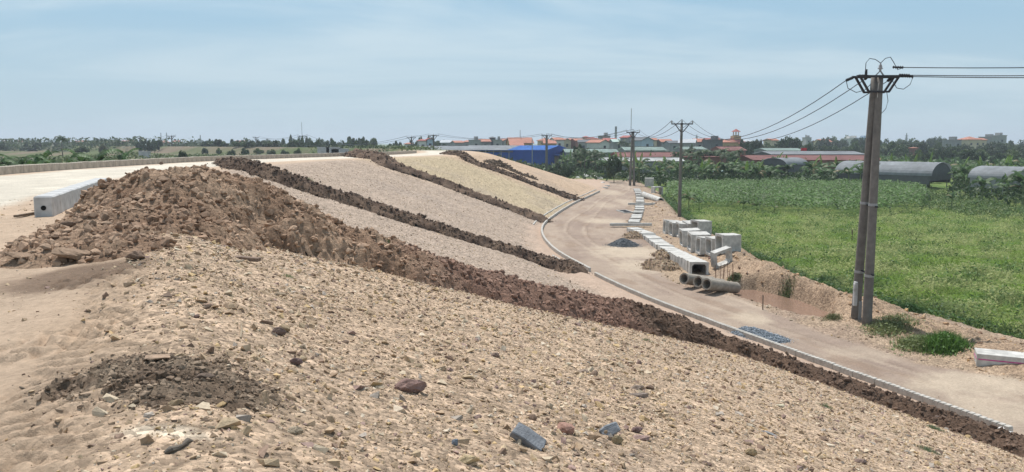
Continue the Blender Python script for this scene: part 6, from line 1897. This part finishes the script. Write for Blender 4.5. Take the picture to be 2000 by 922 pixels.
def shed(name, label, u0, u1, y, v_ridge, v_eave, depth, wallc, roofc, rz=0.0, cat='shed', kind='gable', posts=0):
    x0 = at(u0, 300, y)[0]; x1 = at(u1, 300, y)[0]; x = (x0 + x1) / 2; W = x1 - x0
    z = gz(x, y); ze = at(x, v_eave, y)[2] - z; zr = at(x, v_ridge, y + depth / 2)[2] - z
    ze = max(ze, 2.0); zr = max(zr, ze + .5)
    t_ = thing(name, label, cat, (x, y, z), rz)
    bm = bmesh.new(); prof = [(0, 0), (depth, 0), (depth, ze), (depth / 2, zr - .1), (0, ze)]
    A = [bm.verts.new((-W / 2, p, q)) for p, q in prof]; B = [bm.verts.new((W / 2, p, q)) for p, q in prof]
    bm.faces.new(A[::-1]); bm.faces.new(B)
    for i in range(5): bm.faces.new((A[i], A[(i + 1) % 5], B[(i + 1) % 5], B[i]))
    bmesh.ops.recalc_face_normals(bm, faces=bm.faces); bmobj('wall', bm, wallc, t_)
    bm = bmesh.new(); sl = (zr - ze) / (depth / 2)
    for s in (0, 1):
        e = -.6 if s == 0 else depth + .6
        q = [(-W / 2 - .5, e, ze + .15 - .6 * sl), (W / 2 + .5, e, ze + .15 - .6 * sl), (W / 2 + .5, depth / 2, zr + .15), (-W / 2 - .5, depth / 2, zr + .15)]
        poly(bm, q if s == 0 else q[::-1])
    # ribs of the sheets
    bmesh.ops.solidify(bm, geom=list(bm.faces), thickness=.1)
    bmobj('roof', bm, roofc, t_)
    bm = bmesh.new(); add_box(bm, (0, depth / 2, zr + .22), (W + 1, .5, .12)); bmobj('ridge_cap', bm, ROOFC['rust'], t_)
    for k in range(posts):
        bm = bmesh.new(); add_box(bm, (-W / 2 + (k + .5) * W / posts, -.05, ze * .45), (W / posts * .5, .12, ze * .5)); bmobj('opening', bm, M['window_dark'], t_)
    return t_
shed('shed', 'long grey roofed shed left of the blue one, beyond the upper road', 812, 1008, 292, 285.5, 293, 24, WALLC['grey'], ROOFC['greysheet'], -.05)
shed('shed', 'low pale green roofed shed beside the blue one', 1106, 1206, 262, 291.5, 298, 16, WALLC['grey'], ROOFC['green'], 0, posts=8)
shed('shed', 'pale green roofed shed behind the twin pole', 1222, 1300, 285, 287.5, 294, 18, WALLC['grey'], ROOFC['green'], 0)
shed('shed', 'pale green roof right of the single pole above the red roofs', 1335, 1378, 290, 287, 292, 16, WALLC['grey'], ROOFC['green'], 0)
shed('shed', 'faded red roof with pale ridge left of the tall dark trees', 1412, 1456, 270, 287, 294, 16, WALLC['brick'], ROOFC['pinkred'], 0)
shed('shed', 'pale green gabled roof under the big rounded tree', 1500, 1570, 275, 290, 295, 16, WALLC['grey'], ROOFC['green'], 0)
shed('shed', 'long faded red roof stretching behind the palms', 1211, 1420, 215, 298.5, 307, 20, WALLC['brick'], ROOFC['pinkred'], .0)
shed('shed', 'white roofed lean-to in front of the long faded red roof', 1180, 1334, 198, 308.5, 315, 9, WALLC['grey'], ROOFC['white'], 0)
shed('shed', 'second long faded red roof behind the barrel roofs', 1474, 1728, 205, 304, 313, 20, WALLC['brick'], ROOFC['pinkred'], .0)
shed('shed', 'dark grey roofed shed between the red roofs and the green gable', 1508, 1690, 236, 296, 302, 18, WALLC['dark'], ROOFC['greysheet'], 0)
x, y_ = onz(1417, 356, -.45)
t_ = thing('hut', 'small flat sheet roof standing in the leafy crop', 'hut', (x, y_, gz(x, y_)), -.18)
bm = bmesh.new(); 
for sx_ in (-1, 1):
    for sy_ in (-1, 1): add_box(bm, (sx_ * 2.2, sy_ * 1.8, 1.2), (.12, .12, 2.5))
bmobj('post', bm, M['wood_old'], t_)
bm = bmesh.new(); add_box(bm, (0, 0, 2.6), (6.0, 4.6, .08), M=Matrix.Rotation(R(-4), 4, 'Y')); bmobj('roof', bm, mat('grey_green_sheet', (.16, .24, .235), .6, var=.15), t_)

def barrel(u0, u1, v_top, v_base, y, L_, rz, label, wallcol, skirt=1.6):
    """round roofed shed; the near end face spans u0..u1"""
    x0 = at(u0, 300, y)[0]; x1 = at(u1, 300, y)[0]; W = (x1 - x0) / math.cos(rz); x = (x0 + x1) / 2
    z = gz(x, y); zt = at(x, v_top, y)[2] - z; hb = max(zt - W * .24, 1.5)
    t_ = thing('barrel_shed', label, 'shed', (x, y, z), rz)
    n = 16; prof = [(-W / 2 * math.cos(math.pi * k / n), hb + (zt - hb) * math.sin(math.pi * k / n)) for k in range(n + 1)]
    bm = bmesh.new()
    A = [bm.verts.new((p, 0, q)) for p, q in prof]; B = [bm.verts.new((p, L_, q)) for p, q in prof]
    for i in range(n): bm.faces.new((A[i], A[i + 1], B[i + 1], B[i]))
    bmesh.ops.solidify(bm, geom=list(bm.faces), thickness=.08)
    bmobj('roof', bm, ROOFC['greysheet'], t_)
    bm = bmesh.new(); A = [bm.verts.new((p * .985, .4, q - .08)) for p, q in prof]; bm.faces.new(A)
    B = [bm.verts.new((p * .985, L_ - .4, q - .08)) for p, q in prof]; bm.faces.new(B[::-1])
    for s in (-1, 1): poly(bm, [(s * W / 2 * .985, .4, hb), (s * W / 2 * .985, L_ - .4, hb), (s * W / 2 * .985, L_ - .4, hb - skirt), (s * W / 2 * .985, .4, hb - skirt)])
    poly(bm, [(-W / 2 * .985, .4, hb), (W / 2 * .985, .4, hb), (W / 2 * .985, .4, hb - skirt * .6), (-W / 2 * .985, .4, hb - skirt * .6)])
    bmobj('end_wall', bm, WALLC[wallcol], t_)  # dark ends: shade of the open arch is put into the sheet colour
    for k in range(5):
        for s in (-1, 1):
            bm = bmesh.new(); add_box(bm, (s * W * .47, L_ * (.05 + .225 * k), hb / 2), (.14, .14, hb)); bmobj('post', bm, M['steel_light'], t_)
    return t_
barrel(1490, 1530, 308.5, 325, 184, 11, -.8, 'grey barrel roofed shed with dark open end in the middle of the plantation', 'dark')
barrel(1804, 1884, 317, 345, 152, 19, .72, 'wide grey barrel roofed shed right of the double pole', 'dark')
barrel(1975, 2060, 326, 350, 128, 8, .5, 'pale barrel roofed shed cut by the right edge', 'grey')

# masts and towers far away
def mast(u, vtop, y, r_, label, rungs=False, cat='mast'):
    x, _, zt = at(u, vtop, y); z = gz(x, y); h_ = zt - z
    if rungs:
        t_ = thing('lattice_tower', label, cat, (x, y, z))
        bars(t_, 'frame', [((sx_ * h_ * .09, sy_ * h_ * .09, 0), (0, 0, h_)) for sx_ in (-1, 1) for sy_ in (-1, 1)], r_, M['steel_light'])
        bars(t_, 'arm', [((-h_ * .08, 0, h_ * f), (h_ * .08, 0, h_ * f)) for f in (.72, .86)], r_, M['steel_light'])
    else:
        t_ = thing('mast', label, cat, (x, y, z)); rod(t_, 'shaft', [(0, 0, 0), (0, 0, h_)], [r_ * 1.3, r_], M['steel_light'])
        if r_ > .6:
            for k in range(3): rod(t_, 'antenna', [(0, -r_ * 1.2, h_ * (.86 + .05 * k)), (0, -r_ * 1.2, h_ * (.89 + .05 * k))], r_ * .5, M['steel_dark'])
mast(1203, 247, 520, .75, 'thick grey telecom mast rising left of the twin pole')
mast(1016, 254, 330, .14, 'thin pale mast in front of the large ochre house')
mast(1059, 262, 340, .12, 'thin mast just left of the pole by the blue shed')
mast(1574, 263, 640, .4, 'slim chimney like mast on the skyline right of the big rounded tree')
mast(314, 259, 520, .22, 'left of two thin masts beside the distant crossarm pole at left')
mast(325, 259, 520, .22, 'right of two thin masts beside the distant crossarm pole at left')
mast(391, 264, 560, .3, 'short far mast in the left treeline')
mast(1361, 263, 700, .5, 'small lattice tower behind the orange roofs', True, 'tower')
mast(1771, 260, 800, .5, 'lattice pylon on the right skyline', True, 'tower')
x, y_, zt = at(1040, 290, 258); 
mast(1039.5, 271, 250, .14, 'thin steel post in front of the blue shed wall')
# flag
x, y_, zt = at(1564, 289, 250); z = gz(x, y_)
t_ = thing('flag', 'small red flag on a pole among the roofs below the big rounded tree', 'flag', (x, y_, z))
rod(t_, 'flagpole', [(0, 0, 0), (0, 0, zt - z + .2)], .06, M['steel_light'])
bm = bmesh.new(); n = 8
A = [bm.verts.new((k * .28, .12 * math.sin(k * 1.3), zt - z)) for k in range(n)]; B = [bm.verts.new((k * .28, .12 * math.sin(k * 1.3 + .5), zt - z - 1.7 - .03 * k)) for k in range(n)]
for i in range(n - 1): bm.faces.new((A[i], A[i + 1], B[i + 1], B[i]))
bmesh.ops.solidify(bm, geom=list(bm.faces), thickness=.02)
bmobj('cloth', bm, mat('red_cloth', (.45, .03, .04), .8, var=.1), t_)
# low block pieces beyond the road kerb
for (u, v, w_, h2, lb) in ((632, 288, 3.2, .9, 'pale low wall piece in the field before the treeline, left one'), (650, 288, 3.4, .9, 'pale low wall piece in the field before the treeline, middle one'), (664, 291, 4.5, .7, 'pale low wall piece in the field before the treeline, right one'), (282, 296, 2.8, .5, 'long pale trough in the dry field at left')):
    y = 190; x, _, z = at(u, v, y); bm = bmesh.new(); g = gz(x, y); z = max(z, g + .6); add_box(bm, (0, 0, (z - g) / 2), (w_ * .9, .8, z - g), bev=.05); add_box(bm, (0, .1, (z - g) + .04), (w_, 1.0, .1), bev=.02)
    o = bmobj('low_wall', bm, M['concrete']); o.location = (x, y, g); tag(o, lb, 'low wall')

# ------------------------------------------------------------------ haze
bm = bmesh.new()
add_box(bm, (0, 1300, 26.5), (9000, 6400, 59))
hm = bpy.data.materials.new('haze'); hm.use_nodes = True; hm.node_tree.nodes.clear()
ho = hm.node_tree.nodes.new('ShaderNodeOutputMaterial'); hv = hm.node_tree.nodes.new('ShaderNodeVolumePrincipled')
hv.inputs['Color'].default_value = (.82, .90, 1.0, 1); hv.inputs['Density'].default_value = 0.0003; hv.inputs['Anisotropy'].default_value = 0.2
hm.node_tree.links.new(hv.outputs[0], ho.inputs['Volume'])
tag(bmobj('haze', bm, hm), kind='stuff')
